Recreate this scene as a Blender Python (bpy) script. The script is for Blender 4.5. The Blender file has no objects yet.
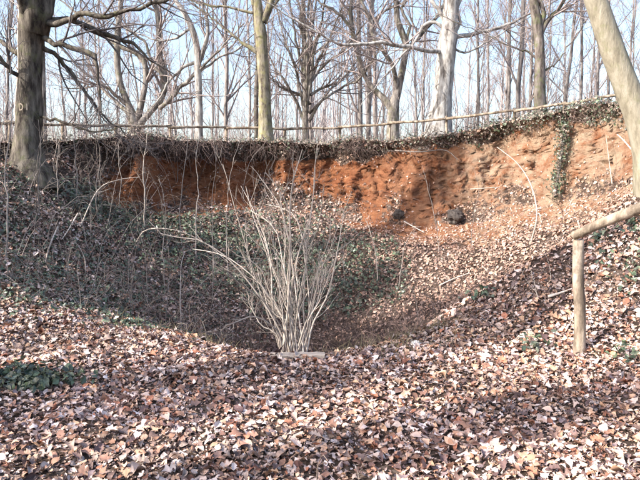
import bpy, math
import numpy as np
from mathutils import Vector, Matrix
rng = np.random.default_rng(11)
S = bpy.context.scene
COL = S.collection
R = math.radians

# ------------------------------------------------------------------ camera, sky, sun, exposure
CAMZ, FPX, PITCH = 1.6, 620.0, math.atan(58 / 620)
cd = bpy.data.cameras.new('camera'); cam = bpy.data.objects.new('camera', cd); COL.objects.link(cam)
cam.location = (0, 0, CAMZ); cam.rotation_euler = (R(90) - PITCH, 0, 0)
cd.sensor_width = 36; cd.lens = 36 * FPX / 640; cd.clip_end = 1000; cd.clip_start = 0.05
S.camera = cam
SUN_EL, SUN_AZ = R(36), math.atan2(-0.90, -0.44)          # azimuth from +Y towards +X, of the direction TO the sun
w = bpy.data.worlds.new('World'); S.world = w; w.use_nodes = True
nt = w.node_tree; nt.nodes.clear()
sky = nt.nodes.new('ShaderNodeTexSky'); sky.sky_type = 'NISHITA'; sky.sun_disc = False
sky.sun_elevation = SUN_EL; sky.sun_rotation = SUN_AZ; sky.air_density = 1.0; sky.dust_density = 3.0; sky.ozone_density = 1.5
bg = nt.nodes.new('ShaderNodeBackground'); bg.inputs['Strength'].default_value = 0.15
wo = nt.nodes.new('ShaderNodeOutputWorld')
nt.links.new(sky.outputs[0], bg.inputs[0]); nt.links.new(bg.outputs[0], wo.inputs[0])
sl = bpy.data.lights.new('sun', 'SUN'); sl.energy = 3.25; sl.angle = R(0.5); sl.color = (1.0, 0.95, 0.88)
sun = bpy.data.objects.new('sun', sl); COL.objects.link(sun)
tosun = Vector((math.sin(SUN_AZ) * math.cos(SUN_EL), math.cos(SUN_AZ) * math.cos(SUN_EL), math.sin(SUN_EL)))
sun.rotation_euler = tosun.to_track_quat('Z', 'Y').to_euler(); sun.location = (-20, -10, 20)
S.view_settings.view_transform = 'Standard'; S.view_settings.look = 'None'
S.view_settings.exposure = 1.58; S.view_settings.gamma = 1.0

# ------------------------------------------------------------------ helpers
def at(px, py, Y):
    """photo pixel (640x480) at depth Y -> world point"""
    a, b = (px - 320) / FPX, (240 - py) / FPX
    d = np.array([a, math.cos(PITCH) + b * math.sin(PITCH), -math.sin(PITCH) + b * math.cos(PITCH)])
    return np.array([0, 0, CAMZ]) + d * (Y / d[1])

def project(p):
    q = np.asarray(p) - np.array([0, 0, CAMZ])
    f = q[..., 1] * math.cos(PITCH) - q[..., 2] * math.sin(PITCH)
    u = q[..., 1] * math.sin(PITCH) + q[..., 2] * math.cos(PITCH)
    return 320 + FPX * q[..., 0] / f, 240 - FPX * u / f, f

def _hash(i, j, k, s):
    n = (i * 374761393 + j * 668265263 + k * 2147483647 + s * 974634777).astype(np.int64) & 0xffffffff
    n = ((n ^ (n >> 13)) * 1274126177) & 0xffffffff
    n = ((n ^ (n >> 16)) * 2246822519) & 0xffffffff
    return (n & 0xffff) / 65535.0
def noise(x, y, z=0.0, s=0):
    x, y, z = np.broadcast_arrays(np.asarray(x, float), np.asarray(y, float), np.asarray(z, float))
    i, j, k = np.floor(x).astype(np.int64), np.floor(y).astype(np.int64), np.floor(z).astype(np.int64)
    u, v, t = x - i, y - j, z - k
    u, v, t = u * u * (3 - 2 * u), v * v * (3 - 2 * v), t * t * (3 - 2 * t)
    r = 0
    for a in (0, 1):
        for b in (0, 1):
            for c in (0, 1):
                r = r + _hash(i + a, j + b, k + c, s) * (u if a else 1 - u) * (v if b else 1 - v) * (t if c else 1 - t)
    return r * 2 - 1
def fbm(x, y, z=0.0, s=0, o=3):
    r, a = 0, 1.0
    for q in range(o):
        r = r + a * noise(np.asarray(x) * 2 ** q, np.asarray(y) * 2 ** q, np.asarray(z) * 2 ** q, s + q); a *= 0.5
    return r
def sstep(a, b, x):
    t = np.clip((np.asarray(x, float) - a) / (b - a), 0, 1); return t * t * (3 - 2 * t)

def mkmesh(name, V, quads=None, tris=None, mat=None, col=None, smooth=True, attrs=None):
    V = np.asarray(V, np.float32).reshape(-1, 3)
    q = np.zeros((0, 4), np.int32) if quads is None else np.asarray(quads, np.int32).reshape(-1, 4)
    t = np.zeros((0, 3), np.int32) if tris is None else np.asarray(tris, np.int32).reshape(-1, 3)
    me = bpy.data.meshes.new(name)
    me.vertices.add(len(V)); me.vertices.foreach_set('co', V.ravel())
    me.loops.add(q.size + t.size); me.loops.foreach_set('vertex_index', np.concatenate([q.ravel(), t.ravel()]).astype(np.int32))
    me.polygons.add(len(q) + len(t))
    ls = np.concatenate([np.arange(len(q)) * 4, q.size + np.arange(len(t)) * 3]).astype(np.int32)
    me.polygons.foreach_set('loop_start', ls)
    me.polygons.foreach_set('use_smooth', np.full(len(q) + len(t), smooth))
    if mat: me.materials.append(mat)
    if col is not None:
        a = me.attributes.new('Col', 'FLOAT_COLOR', 'POINT')
        c = np.ones((len(V), 4), np.float32); c[:, :3] = col; a.data.foreach_set('color', c.ravel())
    for k, v in (attrs or {}).items():
        a = me.attributes.new(k, 'FLOAT', 'POINT'); a.data.foreach_set('value', np.asarray(v, np.float32).ravel())
    me.update(calc_edges=True); me.validate()
    return me
def link(name, me, parent=None):
    o = bpy.data.objects.new(name, me); COL.objects.link(o)
    if parent: o.parent = parent
    return o
def tag(o, label=None, cat=None, group=None, kind=None):
    if label: o['label'] = label
    if cat: o['category'] = cat
    if group: o['group'] = group
    if kind: o['kind'] = kind
    return o
def empty(name, loc):
    o = bpy.data.objects.new(name, None); COL.objects.link(o); o.location = loc; o.empty_display_size = 0.2
    return o

def unit(v): return v / np.maximum(np.linalg.norm(v, axis=-1, keepdims=True), 1e-9)
def catmull(pts, n):
    p = np.asarray(pts, float)
    p = np.vstack([2 * p[0] - p[1], p, 2 * p[-1] - p[-2]])
    d = np.concatenate([[0], np.cumsum(np.linalg.norm(np.diff(p[1:-1, :3], axis=0), axis=1))])
    s = np.linspace(0, d[-1], n); i = np.clip(np.searchsorted(d, s, side='right') - 1, 0, len(d) - 2)
    t = ((s - d[i]) / (d[i + 1] - d[i]))[:, None]
    a, b, c, e = p[i], p[i + 1], p[i + 2], p[i + 3]
    return 0.5 * (2 * b + (c - a) * t + (2 * a - 5 * b + 4 * c - e) * t * t + (3 * b - a - 3 * c + e) * t ** 3)
class Tubes:
    """collects tapered tubes for ONE mesh"""
    def __init__(s): s.V, s.Q, s.T, s.C, s.n = [], [], [], [], 0
    def add(s, P, Rr, sides=4, col=(0.2, 0.16, 0.13), cap=False, lump=0.0):
        P = np.asarray(P, float); Rr = np.asarray(Rr, float)
        if P.ndim == 2: P, Rr = P[None], Rr[None]
        if len(P) == 0: return s
        T, N, _ = P.shape
        tan = unit(np.gradient(P, axis=1)); av = np.abs(tan.mean(1))
        ref = np.eye(3)[np.argmin(av, axis=1)][:, None, :]
        u = unit(np.cross(tan, ref)); v = np.cross(tan, u)
        a = np.linspace(0, 2 * np.pi, sides, endpoint=False)
        rr = Rr[:, :, None] * np.ones(sides)
        ring = u[:, :, None, :] * np.cos(a)[:, None] + v[:, :, None, :] * np.sin(a)[:, None]
        if lump:
            q = P[:, :, None, :] + ring * Rr[:, :, None, None]
            rr = rr * (1 + lump * fbm(q[..., 0] * 5, q[..., 1] * 5, q[..., 2] * 1.6, 5, 3))
        V = P[:, :, None, :] + ring * rr[..., None]
        idx = s.n + np.arange(T * N * sides).reshape(T, N, sides); nx = np.roll(idx, -1, axis=2)
        s.Q.append(np.stack([idx[:, :-1], nx[:, :-1], nx[:, 1:], idx[:, 1:]], -1).reshape(-1, 4))
        s.V.append(V.reshape(-1, 3)); c = np.asarray(col, float)
        if c.ndim == 2: c = np.repeat(c, N * sides, axis=0)
        else: c = np.tile(c, (T * N * sides, 1))
        s.C.append(c); s.n += T * N * sides
        if cap:
            for e in (0, N - 1):
                s.V.append(P[:, e]); s.C.append(np.tile(np.asarray(col, float) * 1.25, (T, 1)))
                for q in range(T):
                    i0, i1 = idx[q, e], nx[q, e]
                    s.T.append(np.stack([i0, i1, np.full(sides, s.n + q)], -1) if e else np.stack([i1, i0, np.full(sides, s.n + q)], -1))
                s.n += T
        return s
    def mesh(s, name, mat):
        return mkmesh(name, np.vstack(s.V), np.vstack(s.Q), np.vstack(s.T) if s.T else None, mat, np.vstack(s.C))
def grow(P, Rr, n, t0, t1, L, ang, rf, N=5, trop=0.05, wig=0.15, rmin=0.002, taper=0.3):
    """n side shoots on every tube of P"""
    T, M, _ = P.shape; k = np.repeat(np.arange(T), n); m = len(k)
    t = rng.uniform(t0, t1, m) * (M - 1); i = np.minimum(t.astype(int), M - 2); f = (t - i)[:, None]
    pos = P[k, i] * (1 - f) + P[k, i + 1] * f; tan = unit(P[k, i + 1] - P[k, i])
    r = (Rr[k, i] * (1 - f[:, 0]) + Rr[k, i + 1] * f[:, 0]) * rf
    v = rng.normal(size=(m, 3)); v -= tan * (v * tan).sum(1, keepdims=True); v = unit(v)
    a = np.radians(rng.uniform(*ang, m))[:, None]; d = tan * np.cos(a) + v * np.sin(a)
    ln = rng.uniform(*L, m)[:, None] / (N - 1) * (1.15 - 0.5 * (t / (M - 1))[:, None])
    out = [pos]
    for q in range(N - 1):
        d = unit(d + rng.normal(size=(m, 3)) * wig + np.array([0, 0, trop])); out.append(out[-1] + d * ln)
    P2 = np.stack(out, 1); R2 = np.maximum(r, rmin)[:, None] * np.linspace(1, taper, N)
    return P2, R2
def resamp(P, Rr, n):
    c = catmull(np.column_stack([P, Rr]), n); return c[:, :3], np.maximum(c[:, 3], 0.002)

# ------------------------------------------------------------------ materials
def newmat(name, rough=0.85, spec=0.2):
    m = bpy.data.materials.new(name); m.use_nodes = True; n = m.node_tree
    b = n.nodes['Principled BSDF']; b.inputs['Roughness'].default_value = rough; b.inputs['Specular IOR Level'].default_value = spec
    return m, n, b
def nd(n, t, **kw):
    x = n.nodes.new(t)
    for k, v in kw.items():
        if k in x.inputs: x.inputs[k].default_value = v
        else: setattr(x, k, v)
    return x
def ramp(n, fac, stops):
    r = n.nodes.new('ShaderNodeValToRGB'); e = r.color_ramp.elements
    while len(e) < len(stops): e.new(0.5)
    for x, (p, c) in zip(e, stops): x.position = p; x.color = (*c, 1) if len(c) == 3 else c
    n.links.new(fac, r.inputs[0]); return r
def mix(n, fac, a, b, blend='MIX'):
    m = n.nodes.new('ShaderNodeMix'); m.data_type = 'RGBA'; m.blend_type = blend
    for s, v in ((0, fac), (6, a), (7, b)):
        if hasattr(v, 'is_output'): n.links.new(v, m.inputs[s])
        else: m.inputs[s].default_value = v if s == 0 else (*v, 1)
    return m.outputs[2]
def attr_mat(name, rough=0.8, spec=0.2, nscale=60, amt=0.35, bump=0.0, bscale=None, stretch=(1, 1, 1), trans=0.0):
    """colour from the mesh's own Col attribute, broken up by noise"""
    m, n, b = newmat(name, rough, spec)
    at_ = nd(n, 'ShaderNodeAttribute', attribute_name='Col'); tc = n.nodes.new('ShaderNodeTexCoord')
    mp = nd(n, 'ShaderNodeMapping'); mp.inputs['Scale'].default_value = stretch; n.links.new(tc.outputs['Object'], mp.inputs[0])
    no = nd(n, 'ShaderNodeTexNoise', Scale=nscale, Detail=4.0); n.links.new(mp.outputs[0], no.inputs['Vector'])
    r = ramp(n, no.outputs[0], [(0.3, (1 - amt,) * 3), (0.7, (1 + amt,) * 3)])
    c = mix(n, 1.0, at_.outputs['Color'], r.outputs[0], 'MULTIPLY'); n.links.new(c, b.inputs['Base Color'])
    if bump:
        nb = nd(n, 'ShaderNodeTexNoise', Scale=bscale or nscale, Detail=5.0); n.links.new(mp.outputs[0], nb.inputs['Vector'])
        bp = nd(n, 'ShaderNodeBump', Strength=bump, Distance=0.02); n.links.new(nb.outputs[0], bp.inputs['Height']); n.links.new(bp.outputs[0], b.inputs['Normal'])
    if trans:
        tr = n.nodes.new('ShaderNodeBsdfTranslucent'); n.links.new(c, tr.inputs[0])
        ms = n.nodes.new('ShaderNodeMixShader'); ms.inputs[0].default_value = trans
        o = n.nodes['Material Output']; n.links.new(b.outputs[0], ms.inputs[1]); n.links.new(tr.outputs[0], ms.inputs[2]); n.links.new(ms.outputs[0], o.inputs[0])
    return m
def bark_mat(name, c1, c2, c3=None, moss=None, moss_lo=0.5):
    m, n, b = newmat(name, 0.9, 0.1)
    tc = n.nodes.new('ShaderNodeTexCoord'); mp = nd(n, 'ShaderNodeMapping'); mp.inputs['Scale'].default_value = (1, 1, 0.25)
    n.links.new(tc.outputs['Object'], mp.inputs[0])
    n1 = nd(n, 'ShaderNodeTexNoise', Scale=9.0, Detail=7.0, Roughness=0.65); n.links.new(mp.outputs[0], n1.inputs['Vector'])
    c = ramp(n, n1.outputs[0], [(0.38, c1), (0.5, c2), (0.64, c3 or c2)]).outputs[0]
    if moss:
        n2 = nd(n, 'ShaderNodeTexNoise', Scale=5.0, Detail=8.0, Roughness=0.7); n.links.new(tc.outputs['Object'], n2.inputs['Vector'])
        c = mix(n, ramp(n, n2.outputs[0], [(moss_lo - 0.08, (0, 0, 0)), (moss_lo + 0.08, (1, 1, 1))]).outputs[0], c, moss)
    n.links.new(c, b.inputs['Base Color'])
    nb = nd(n, 'ShaderNodeTexNoise', Scale=22.0, Detail=6.0, Roughness=0.7); n.links.new(mp.outputs[0], nb.inputs['Vector'])
    bp = nd(n, 'ShaderNodeBump', Strength=0.7, Distance=0.03); n.links.new(nb.outputs[0], bp.inputs['Height']); n.links.new(bp.outputs[0], b.inputs['Normal'])
    return m
M_TWIG = attr_mat('twig_bark', 0.85, 0.15, 30, 0.3)
M_LEAF = attr_mat('dead_leaf', 0.65, 0.3, 45, 0.25)
M_IVY = attr_mat('ivy_leaf', 0.38, 0.45, 40, 0.25)
M_GREY = bark_mat('bark_grey', (0.07, 0.06, 0.052), (0.21, 0.185, 0.165), (0.33, 0.305, 0.275), (0.16, 0.155, 0.09), 0.60)
M_PALE = bark_mat('bark_pale', (0.12, 0.105, 0.095), (0.33, 0.31, 0.285), (0.50, 0.48, 0.45))
M_TAN = bark_mat('bark_tan', (0.20, 0.175, 0.13), (0.27, 0.24, 0.18), (0.34, 0.31, 0.245), (.22, .21, .13), .60)
M_MOSS = bark_mat('bark_mossy', (0.07, 0.055, 0.045), (0.20, 0.175, 0.13), (0.34, 0.30, 0.23), (0.215, 0.20, 0.10), 0.56)
M_DARK = bark_mat('bark_dark', (0.055, 0.045, 0.04), (0.15, 0.125, 0.11), (0.25, 0.22, 0.20), (0.13, 0.14, 0.07), 0.58)
M_OLD = bark_mat('bark_old_furrowed', (0.035, 0.028, 0.024), (0.10, 0.085, 0.07), (0.19, 0.165, 0.135), (.11, .11, .06), .60)
M_BACK = bark_mat('bark_slender', (0.10, 0.085, 0.08), (0.23, 0.20, 0.185), (0.36, 0.325, 0.30))

def ground_mat():
    m, n, b = newmat('ground_soil_clay', 0.95, 0.1)
    geo = n.nodes.new('ShaderNodeNewGeometry'); P = geo.outputs['Position']
    ac = nd(n, 'ShaderNodeAttribute', attribute_name='clay'); ap = nd(n, 'ShaderNodeAttribute', attribute_name='pale')
    vo = nd(n, 'ShaderNodeTexVoronoi', Scale=26.0); n.links.new(P, vo.inputs['Vector'])
    sp = nd(n, 'ShaderNodeSeparateColor'); n.links.new(vo.outputs['Color'], sp.inputs[0])
    lit = ramp(n, sp.outputs[0], [(0.0, (0.06, 0.042, 0.035)), (0.4, (0.15, 0.10, 0.075)), (0.75, (0.26, 0.185, 0.145)), (1.0, (0.42, 0.33, 0.28))]).outputs[0]
    n1 = nd(n, 'ShaderNodeTexNoise', Scale=1.3, Detail=6.0); n.links.new(P, n1.inputs['Vector'])
    lit = mix(n, ramp(n, n1.outputs[0], [(0.42, (0, 0, 0)), (0.6, (1, 1, 1))]).outputs[0], lit, (0.10, 0.07, 0.055))
    mp = nd(n, 'ShaderNodeMapping'); mp.inputs['Scale'].default_value = (1, 1, 2.2); n.links.new(P, mp.inputs[0])
    n2 = nd(n, 'ShaderNodeTexNoise', Scale=2.6, Detail=12.0, Roughness=0.76); n.links.new(mp.outputs[0], n2.inputs['Vector'])
    cl = ramp(n, n2.outputs[0], [(0.30, (0.13, 0.045, 0.026)), (0.44, (0.28, 0.105, 0.05)), (0.56, (0.39, 0.165, 0.08)), (0.70, (0.48, 0.265, 0.155))]).outputs[0]
    n4 = nd(n, 'ShaderNodeTexNoise', Scale=3.1, Detail=7.0, Roughness=0.7); n.links.new(P, n4.inputs['Vector'])
    mm = nd(n, 'ShaderNodeMath', operation='MULTIPLY'); n.links.new(ap.outputs['Fac'], mm.inputs[0])
    n.links.new(ramp(n, n4.outputs[0], [(0.35, (0, 0, 0)), (0.62, (1, 1, 1))]).outputs[0], mm.inputs[1])
    cl = mix(n, mm.outputs[0], cl, (0.54, 0.39, 0.27))
    n3 = nd(n, 'ShaderNodeTexNoise', Scale=7.0, Detail=8.0, Roughness=0.7); n.links.new(P, n3.inputs['Vector'])
    ad = nd(n, 'ShaderNodeMath', operation='MULTIPLY_ADD'); n.links.new(n3.outputs[0], ad.inputs[0]); ad.inputs[1].default_value = 2.2; n.links.new(ac.outputs['Fac'], ad.inputs[2])
    mr = nd(n, 'ShaderNodeMapRange'); mr.inputs['From Min'].default_value = 1.5; mr.inputs['From Max'].default_value = 1.75; n.links.new(ad.outputs[0], mr.inputs[0])
    msk = ramp(n, mr.outputs[0], [(0.0, (0, 0, 0)), (1.0, (1, 1, 1))]).outputs[0]
    n.links.new(mix(n, msk, lit, cl), b.inputs['Base Color'])
    nb = nd(n, 'ShaderNodeTexNoise', Scale=7.0, Detail=12.0, Roughness=0.82); n.links.new(P, nb.inputs['Vector'])
    bp = nd(n, 'ShaderNodeBump', Strength=1.0, Distance=0.14); n.links.new(nb.outputs[0], bp.inputs['Height']); n.links.new(bp.outputs[0], b.inputs['Normal'])
    return m
M_GROUND = ground_mat()

# ------------------------------------------------------------------ terrain: a bowl-shaped clay pit with a curved scarp
def lipY(x):
    x = np.asarray(x, float)
    return 5 + np.logaddexp(0, (18 - 0.085 * x ** 2 - 5) * 1.2) / 1.2 + .30 * fbm(x * .55, 7.7, 0, 33, 2) + .13 * fbm(x * 2.1, 2.7, 0, 36, 3)
LX = [-40, -12, -9, -7, -5.5, -3, 0, 1.8, 3.2, 4.3, 5.0, 5.8, 6.5, 8, 12, 40]
LZ = [2.6, 2.5, 2.4, 2.45, 2.68, 2.74, 2.72, 2.70, 2.80, 2.98, 3.16, 3.34, 3.36, 3.4, 3.0, 2.8]
def lipZ(x): return np.interp(x, LX, LZ) + 0.10 * fbm(np.asarray(x) * 1.1, 3.3, 0, 40, 4)
def scW(x): return 0.95 + 1.6 * sstep(-4.6, -7.0, x) + 0.35 * sstep(2.0, 4.5, x)
def footY(x): return lipY(x) - scW(x) - 0.25
CP = [(0, -3, 0), (-2, -3, 0), (2, -3, 0), (0, 0, 0), (-2, 0, 0.02), (2, 0, 0), (0, 2.5, 0), (-2, 2.5, 0.02), (1.5, 2.5, 0), (0, 4.2, 0.02), (-1.5, 4.2, 0.02), (1.5, 4.2, 0.02),
      (0, 5.5, 0.04), (-0.9, 5.5, 0.04), (0.6, 5.7, 0.03), (-1.7, 5.9, 0.05), (1.1, 6.6, 0.02), (1.5, 5.4, 0.03),
      (-0.2, 7.3, -1.0), (-0.3, 9, -1.9), (-0.3, 10.5, -1.9), (0.9, 9, -1.3), (-1.3, 9, -1.35), (-1.2, 7.4, -0.55),
      (-0.3, 12, -1.5), (-0.3, 14, -0.6), (-0.3, 16, 0.3), (-0.3, 16.8, 0.75),
      (-3, 7.4, 0.12), (-2.6, 9, -0.45), (-3, 11, -0.55), (-3, 14, 0.0), (-3, 15.9, 0.74), (-2, 12, -1.0),
      (-4.4, 8, 0.32), (-4.7, 10, 0.5), (-5, 12, 1.0), (-5.3, 14, 1.25), (-6.6, 12, 1.95), (-5.9, 12.3, 1.8), (-6.5, 10, 1.35), (-6, 8, 0.75), (-5.5, 6, 0.4), (-4, 6, 0.15), (-3.5, 4, 0.06), (-5.5, 3, 0.25),
      (-8.5, 8, 1.7), (-9, 4, 1.1), (-9, 0, 0.8), (-13, 4, 2.3), (-13, 0, 2.2), (-20, 0, 2.5), (-40, 0, 2.6), (-40, -40, 2.6), (-15, -15, 1.5), (0, -15, 0), (0, -40, 0.3),
      (1.4, 14, -0.35), (1.4, 16, 0.4), (3, 16, 0.55), (3, 14, -0.05), (3, 12, -0.55), (2, 10, -1.0), (3, 9.6, -0.35), (5.4, 14.0, 1.1), (5, 12.5, 0.5), (4.4, 10.5, 0.35), (6, 11, 1.7), (5.9, 13, 1.1),
      (1.5, 7, 0.1), (2.5, 7, 0.60), (3.2, 7, 0.95), (4.2, 7, 1.3), (2.3, 5.5, 0.03), (3.3, 5.5, 0.4), (4.2, 5, 0.65), (3.2, 3.5, 0.15), (5, 3, 0.8), (7, 5, 1.8), (8, 2, 1.7), (2.4, 4, 0.02), (7.5, 9, 2.4), (8.5, 11, 2.9), (5.2, 8.6, 1.35),
      (13, 4, 2.8), (12, -3, 2.0), (20, 0, 2.8), (40, 0, 2.8), (40, -40, 2.8), (15, -15, 1.8)]
CP = np.array(CP, float)
def _tps(r2): return 0.5 * r2 * np.log(r2 + 1e-9)
def _solve():
    n = len(CP); d = ((CP[:, None, :2] - CP[None, :, :2]) ** 2).sum(-1)
    A = np.zeros((n + 3, n + 3)); A[:n, :n] = _tps(d) + np.eye(n) * 0.02
    A[:n, n] = 1; A[:n, n + 1:] = CP[:, :2]; A[n, :n] = 1; A[n + 1:, :n] = CP[:, :2].T
    return np.linalg.solve(A, np.concatenate([CP[:, 2], [0, 0, 0]]))
WTS = _solve()
def zlow(x, y):
    x, y = np.broadcast_arrays(np.asarray(x, float), np.asarray(y, float)); sh = x.shape; xf, yf = x.ravel(), y.ravel()
    z = WTS[-3] + WTS[-2] * xf + WTS[-1] * yf
    for (a, b, _), q in zip(CP, WTS): z = z + q * _tps((xf - a) ** 2 + (yf - b) ** 2)
    z = np.clip(z, -2.1, 3.6).reshape(sh)
    far = sstep(5.5, 7.5, y)
    return z + (0.035 + 0.05 * far) * fbm(x * 1.3, y * 1.3, 0, 9, 3) + 0.02 * fbm(x * 4, y * 4, 0, 19, 2)
def zhigh(x, y):
    d = np.asarray(y) - lipY(x)
    return lipZ(x) - 0.18 * sstep(0, 2.5, d) + 0.10 * sstep(0, 3, d) * fbm(np.asarray(x) * 0.3, np.asarray(y) * 0.3, 0, 70, 2) + 0.02 * fbm(np.asarray(x) * 3, np.asarray(y) * 3, 0, 71, 2) * sstep(0, .5, d)
def gz(x, y):
    x, y = np.broadcast_arrays(np.asarray(x, float), np.asarray(y, float))
    f, l = footY(x), lipY(x) - 0.25; t = np.clip((y - f) / (l - f), 0, 1)
    zl = zlow(x, np.minimum(y, f)); zh = zhigh(x, np.maximum(y, lipY(x)))
    return zl * (1 - t) + zh * t
def hit(px, py, off=0.0):
    Y = np.linspace(2.2, 22, 500); a = at(px, py, 1.0) - np.array([0, 0, CAMZ])
    P = np.array([0, 0, CAMZ]) + a * Y[:, None]; g = gz(P[:, 0], P[:, 1]); k = np.argmax(P[:, 2] <= g)
    if P[-1, 2] > g[-1] and not (P[:, 2] <= g).any(): k = len(Y) - 1
    p = P[k].copy(); p[2] = g[k] + off; return p

gx = np.concatenate([-np.geomspace(60, 9.2, 26), np.arange(-9, 9.01, 0.075), np.geomspace(9.2, 60, 26)])
def build_ground():
    f = footY(gx)
    head = np.concatenate([np.linspace(-60, -6, 10), np.linspace(-4, 1.8, 14)])
    tl = np.linspace(0, 1, 170)
    ylow = np.vstack([np.tile(head, (len(gx), 1)).T, 2.0 + tl[:, None] * (f - 2.0)[None, :]])
    X1 = np.tile(gx, (len(ylow), 1)); Z1 = zlow(X1, ylow)
    zf = Z1[-1]; s = np.linspace(0, 1, 58)[1:-1][:, None]
    prof = np.interp(s[:, 0], [0, .25, .55, .78, .9, 1], [0, .42, .80, 1.0, 1.0, .80])[:, None]
    W_ = scW(gx) + 0.25; lz = lipZ(gx)
    zs = zf + (lz - zf) * s
    Xs = np.tile(gx, (len(s), 1))
    amp = np.sin(np.pi * np.clip(s, 0, 1)) ** 0.6
    ys = f + W_ * prof
    d = 0.34 * fbm(Xs * 1.1, zs * 0.5, 0, 80, 2) + 0.10 * fbm(Xs * 2.9, zs * 2.0, 1.7, 83, 2) - 0.20 * np.abs(fbm(Xs * 2.6, zs * 2.2, 0.3, 87, 4)) - .14 * np.abs(fbm(Xs * 4.5, zs * 1.0, 3.3, 88, 3)) + .035 * rng.normal(size=Xs.shape)
    scar = sstep(0.0, 1.0, amp)
    ys = ys - d * scar; zs = zs + (0.10 * fbm(Xs * 3.2, zs * 3.2, 4.4, 90, 3) + .012 * rng.normal(size=Xs.shape)) * scar; Xs = Xs + 0.06 * fbm(Xs * 4, zs * 4, 8.8, 95, 2) * scar
    yh0 = f + W_ * 0.80; g = np.concatenate([[0, .03, .08, .14, .2], np.geomspace(0.28, 160, 60)])[:, None]
    yh = yh0 + g; Xh = np.tile(gx, (len(g), 1)); Zh = zhigh(Xh, np.maximum(yh, lipY(gx))) - np.array([0, 0, 0] + [0] * (len(g) - 3))[:, None]
    G = np.stack([np.vstack([X1, Xs, Xh]), np.vstack([ylow, ys, yh]), np.vstack([Z1, zs, Zh])], -1)
    nl, ns = len(ylow), len(s)
    clay = np.zeros(G.shape[:2]); xx = G[..., 0]
    ss = np.zeros(G.shape[:2]); ss[nl:nl + ns] = s; ss[nl + ns:] = 1
    onsc = np.zeros(G.shape[:2]); onsc[nl:nl + ns] = 1
    present = sstep(-5.8, -4.6, xx) * (1 - sstep(8.5, 10, xx))
    topcut = 0.74 + 0.14 * sstep(0.5, 2.5, xx) + 0.09 * fbm(xx * 1.3, 0.5, 0, 77, 4)
    clay = onsc * present * sstep(topcut + 0.03, topcut - 0.05, ss)
    below = (footY(xx) - G[..., 1])
    spill = sstep(1.9 * sstep(-0.5, 2.5, xx) + 0.25, 0.0, below + .5 * fbm(xx * 1.2, G[..., 1] * 1.2, 0, 61, 3) * sstep(-.5, 1.5, xx)) * (np.arange(G.shape[0])[:, None] < nl) * present
    clay = np.maximum(clay, spill * 0.8)
    clay = clay * (1 - .6 * onsc * sstep(.45, -.1, ss + .30 * fbm(xx * 1.5, G[..., 2] * 1.5, 0, 64, 3)))
    clay = clay * (1 - .45 * sstep(.05, .5, fbm(xx * .9, G[..., 2] * 1.1, 5.5, 66, 3)) * sstep(2.5, 0, xx))
    pale = sstep(2.5, 4.8, xx) * 0.9 + 0.25 * sstep(0.8, 2.5, xx)
    r, c = G.shape[:2]; idx = np.arange(r * c).reshape(r, c)
    q = np.stack([idx[:-1, :-1], idx[:-1, 1:], idx[1:, 1:], idx[1:, :-1]], -1).reshape(-1, 4)
    me = mkmesh('ground', G, q, None, M_GROUND, attrs={'clay': clay, 'pale': pale})
    o = link('ground', me); tag(o, 'leaf-strewn woodland floor dropping into a clay pit with a red scarp', kind='structure')
    return o, G, clay, onsc
ground, GRID, CLAY, ONSC = build_ground()
A_, B_, C_, D_ = GRID[:-1, :-1], GRID[:-1, 1:], GRID[1:, 1:], GRID[1:, :-1]
QN = np.cross(C_ - A_, D_ - B_); QA = 0.5 * np.linalg.norm(QN, axis=-1); QN = unit(QN); QC = (A_ + B_ + C_ + D_) / 4
QCLAY = CLAY[:-1, :-1]; QSC = ONSC[:-1, :-1]
def scatter(dens):
    """random points on the ground, dens(points, clay, scarp) per square metre"""
    m = dens(QC, QCLAY, QSC) * QA; k = rng.poisson(np.clip(m, 0, 500))
    i, j = np.nonzero(k); n = k[i, j]; i, j = np.repeat(i, n), np.repeat(j, n); u, v = rng.random((2, len(i), 1))
    P = A_[i, j] * (1 - u) * (1 - v) + B_[i, j] * u * (1 - v) + C_[i, j] * u * v + D_[i, j] * (1 - u) * v
    return P, QN[i, j]
def inview(p, m=60):
    x, y, f = project(p); return (f > 0.5) & (x > -m) & (x < 640 + m) & (y > -m) & (y < 480 + m)

# ------------------------------------------------------------------ leaves
def leaf_template(w):
    n = len(w); us = np.linspace(0, 1, n + 2); wi = np.array(w)
    mid = np.column_stack([us, 0 * us]); L = np.column_stack([us[1:-1] + 0.02, wi]); Rr = np.column_stack([us[1:-1] + 0.02, -wi])
    V = np.vstack([mid, L, Rr]); l0, r0 = n + 2, 2 * n + 2; T = []
    for b, fl in ((l0, 0), (r0, 1)):
        t = [(0, 1, b)]
        for k in range(n - 1): t += [(k + 1, k + 2, b + k + 1), (k + 1, b + k + 1, b + k)]
        t += [(n, n + 1, b + n - 1)]
        T += [x[::-1] if fl else x for x in t]
    return V - [0.5, 0], np.array(T)
T_OVAL = leaf_template([0.16, 0.29, 0.31, 0.24, 0.12])
T_OVAL3 = leaf_template([0.22, 0.33, 0.22])
T_OAK = leaf_template([0.10, 0.25, 0.16, 0.36, 0.22, 0.30, 0.12])
T_MAPLE = leaf_template([0.34, 0.20, 0.52, 0.24, 0.16])
T_SMALL = leaf_template([0.3])
_a = np.radians([-150, -105, -62, -28, 0, 28, 62, 105, 150]); _r = np.array([.42, .55, .34, .46, .62, .46, .34, .55, .42])
T_IVY = (np.vstack([[[0, 0]], np.column_stack([_r * np.cos(_a), _r * np.sin(_a)])]), np.array([(0, k, k + 1) for k in range(1, 9)]))
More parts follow.
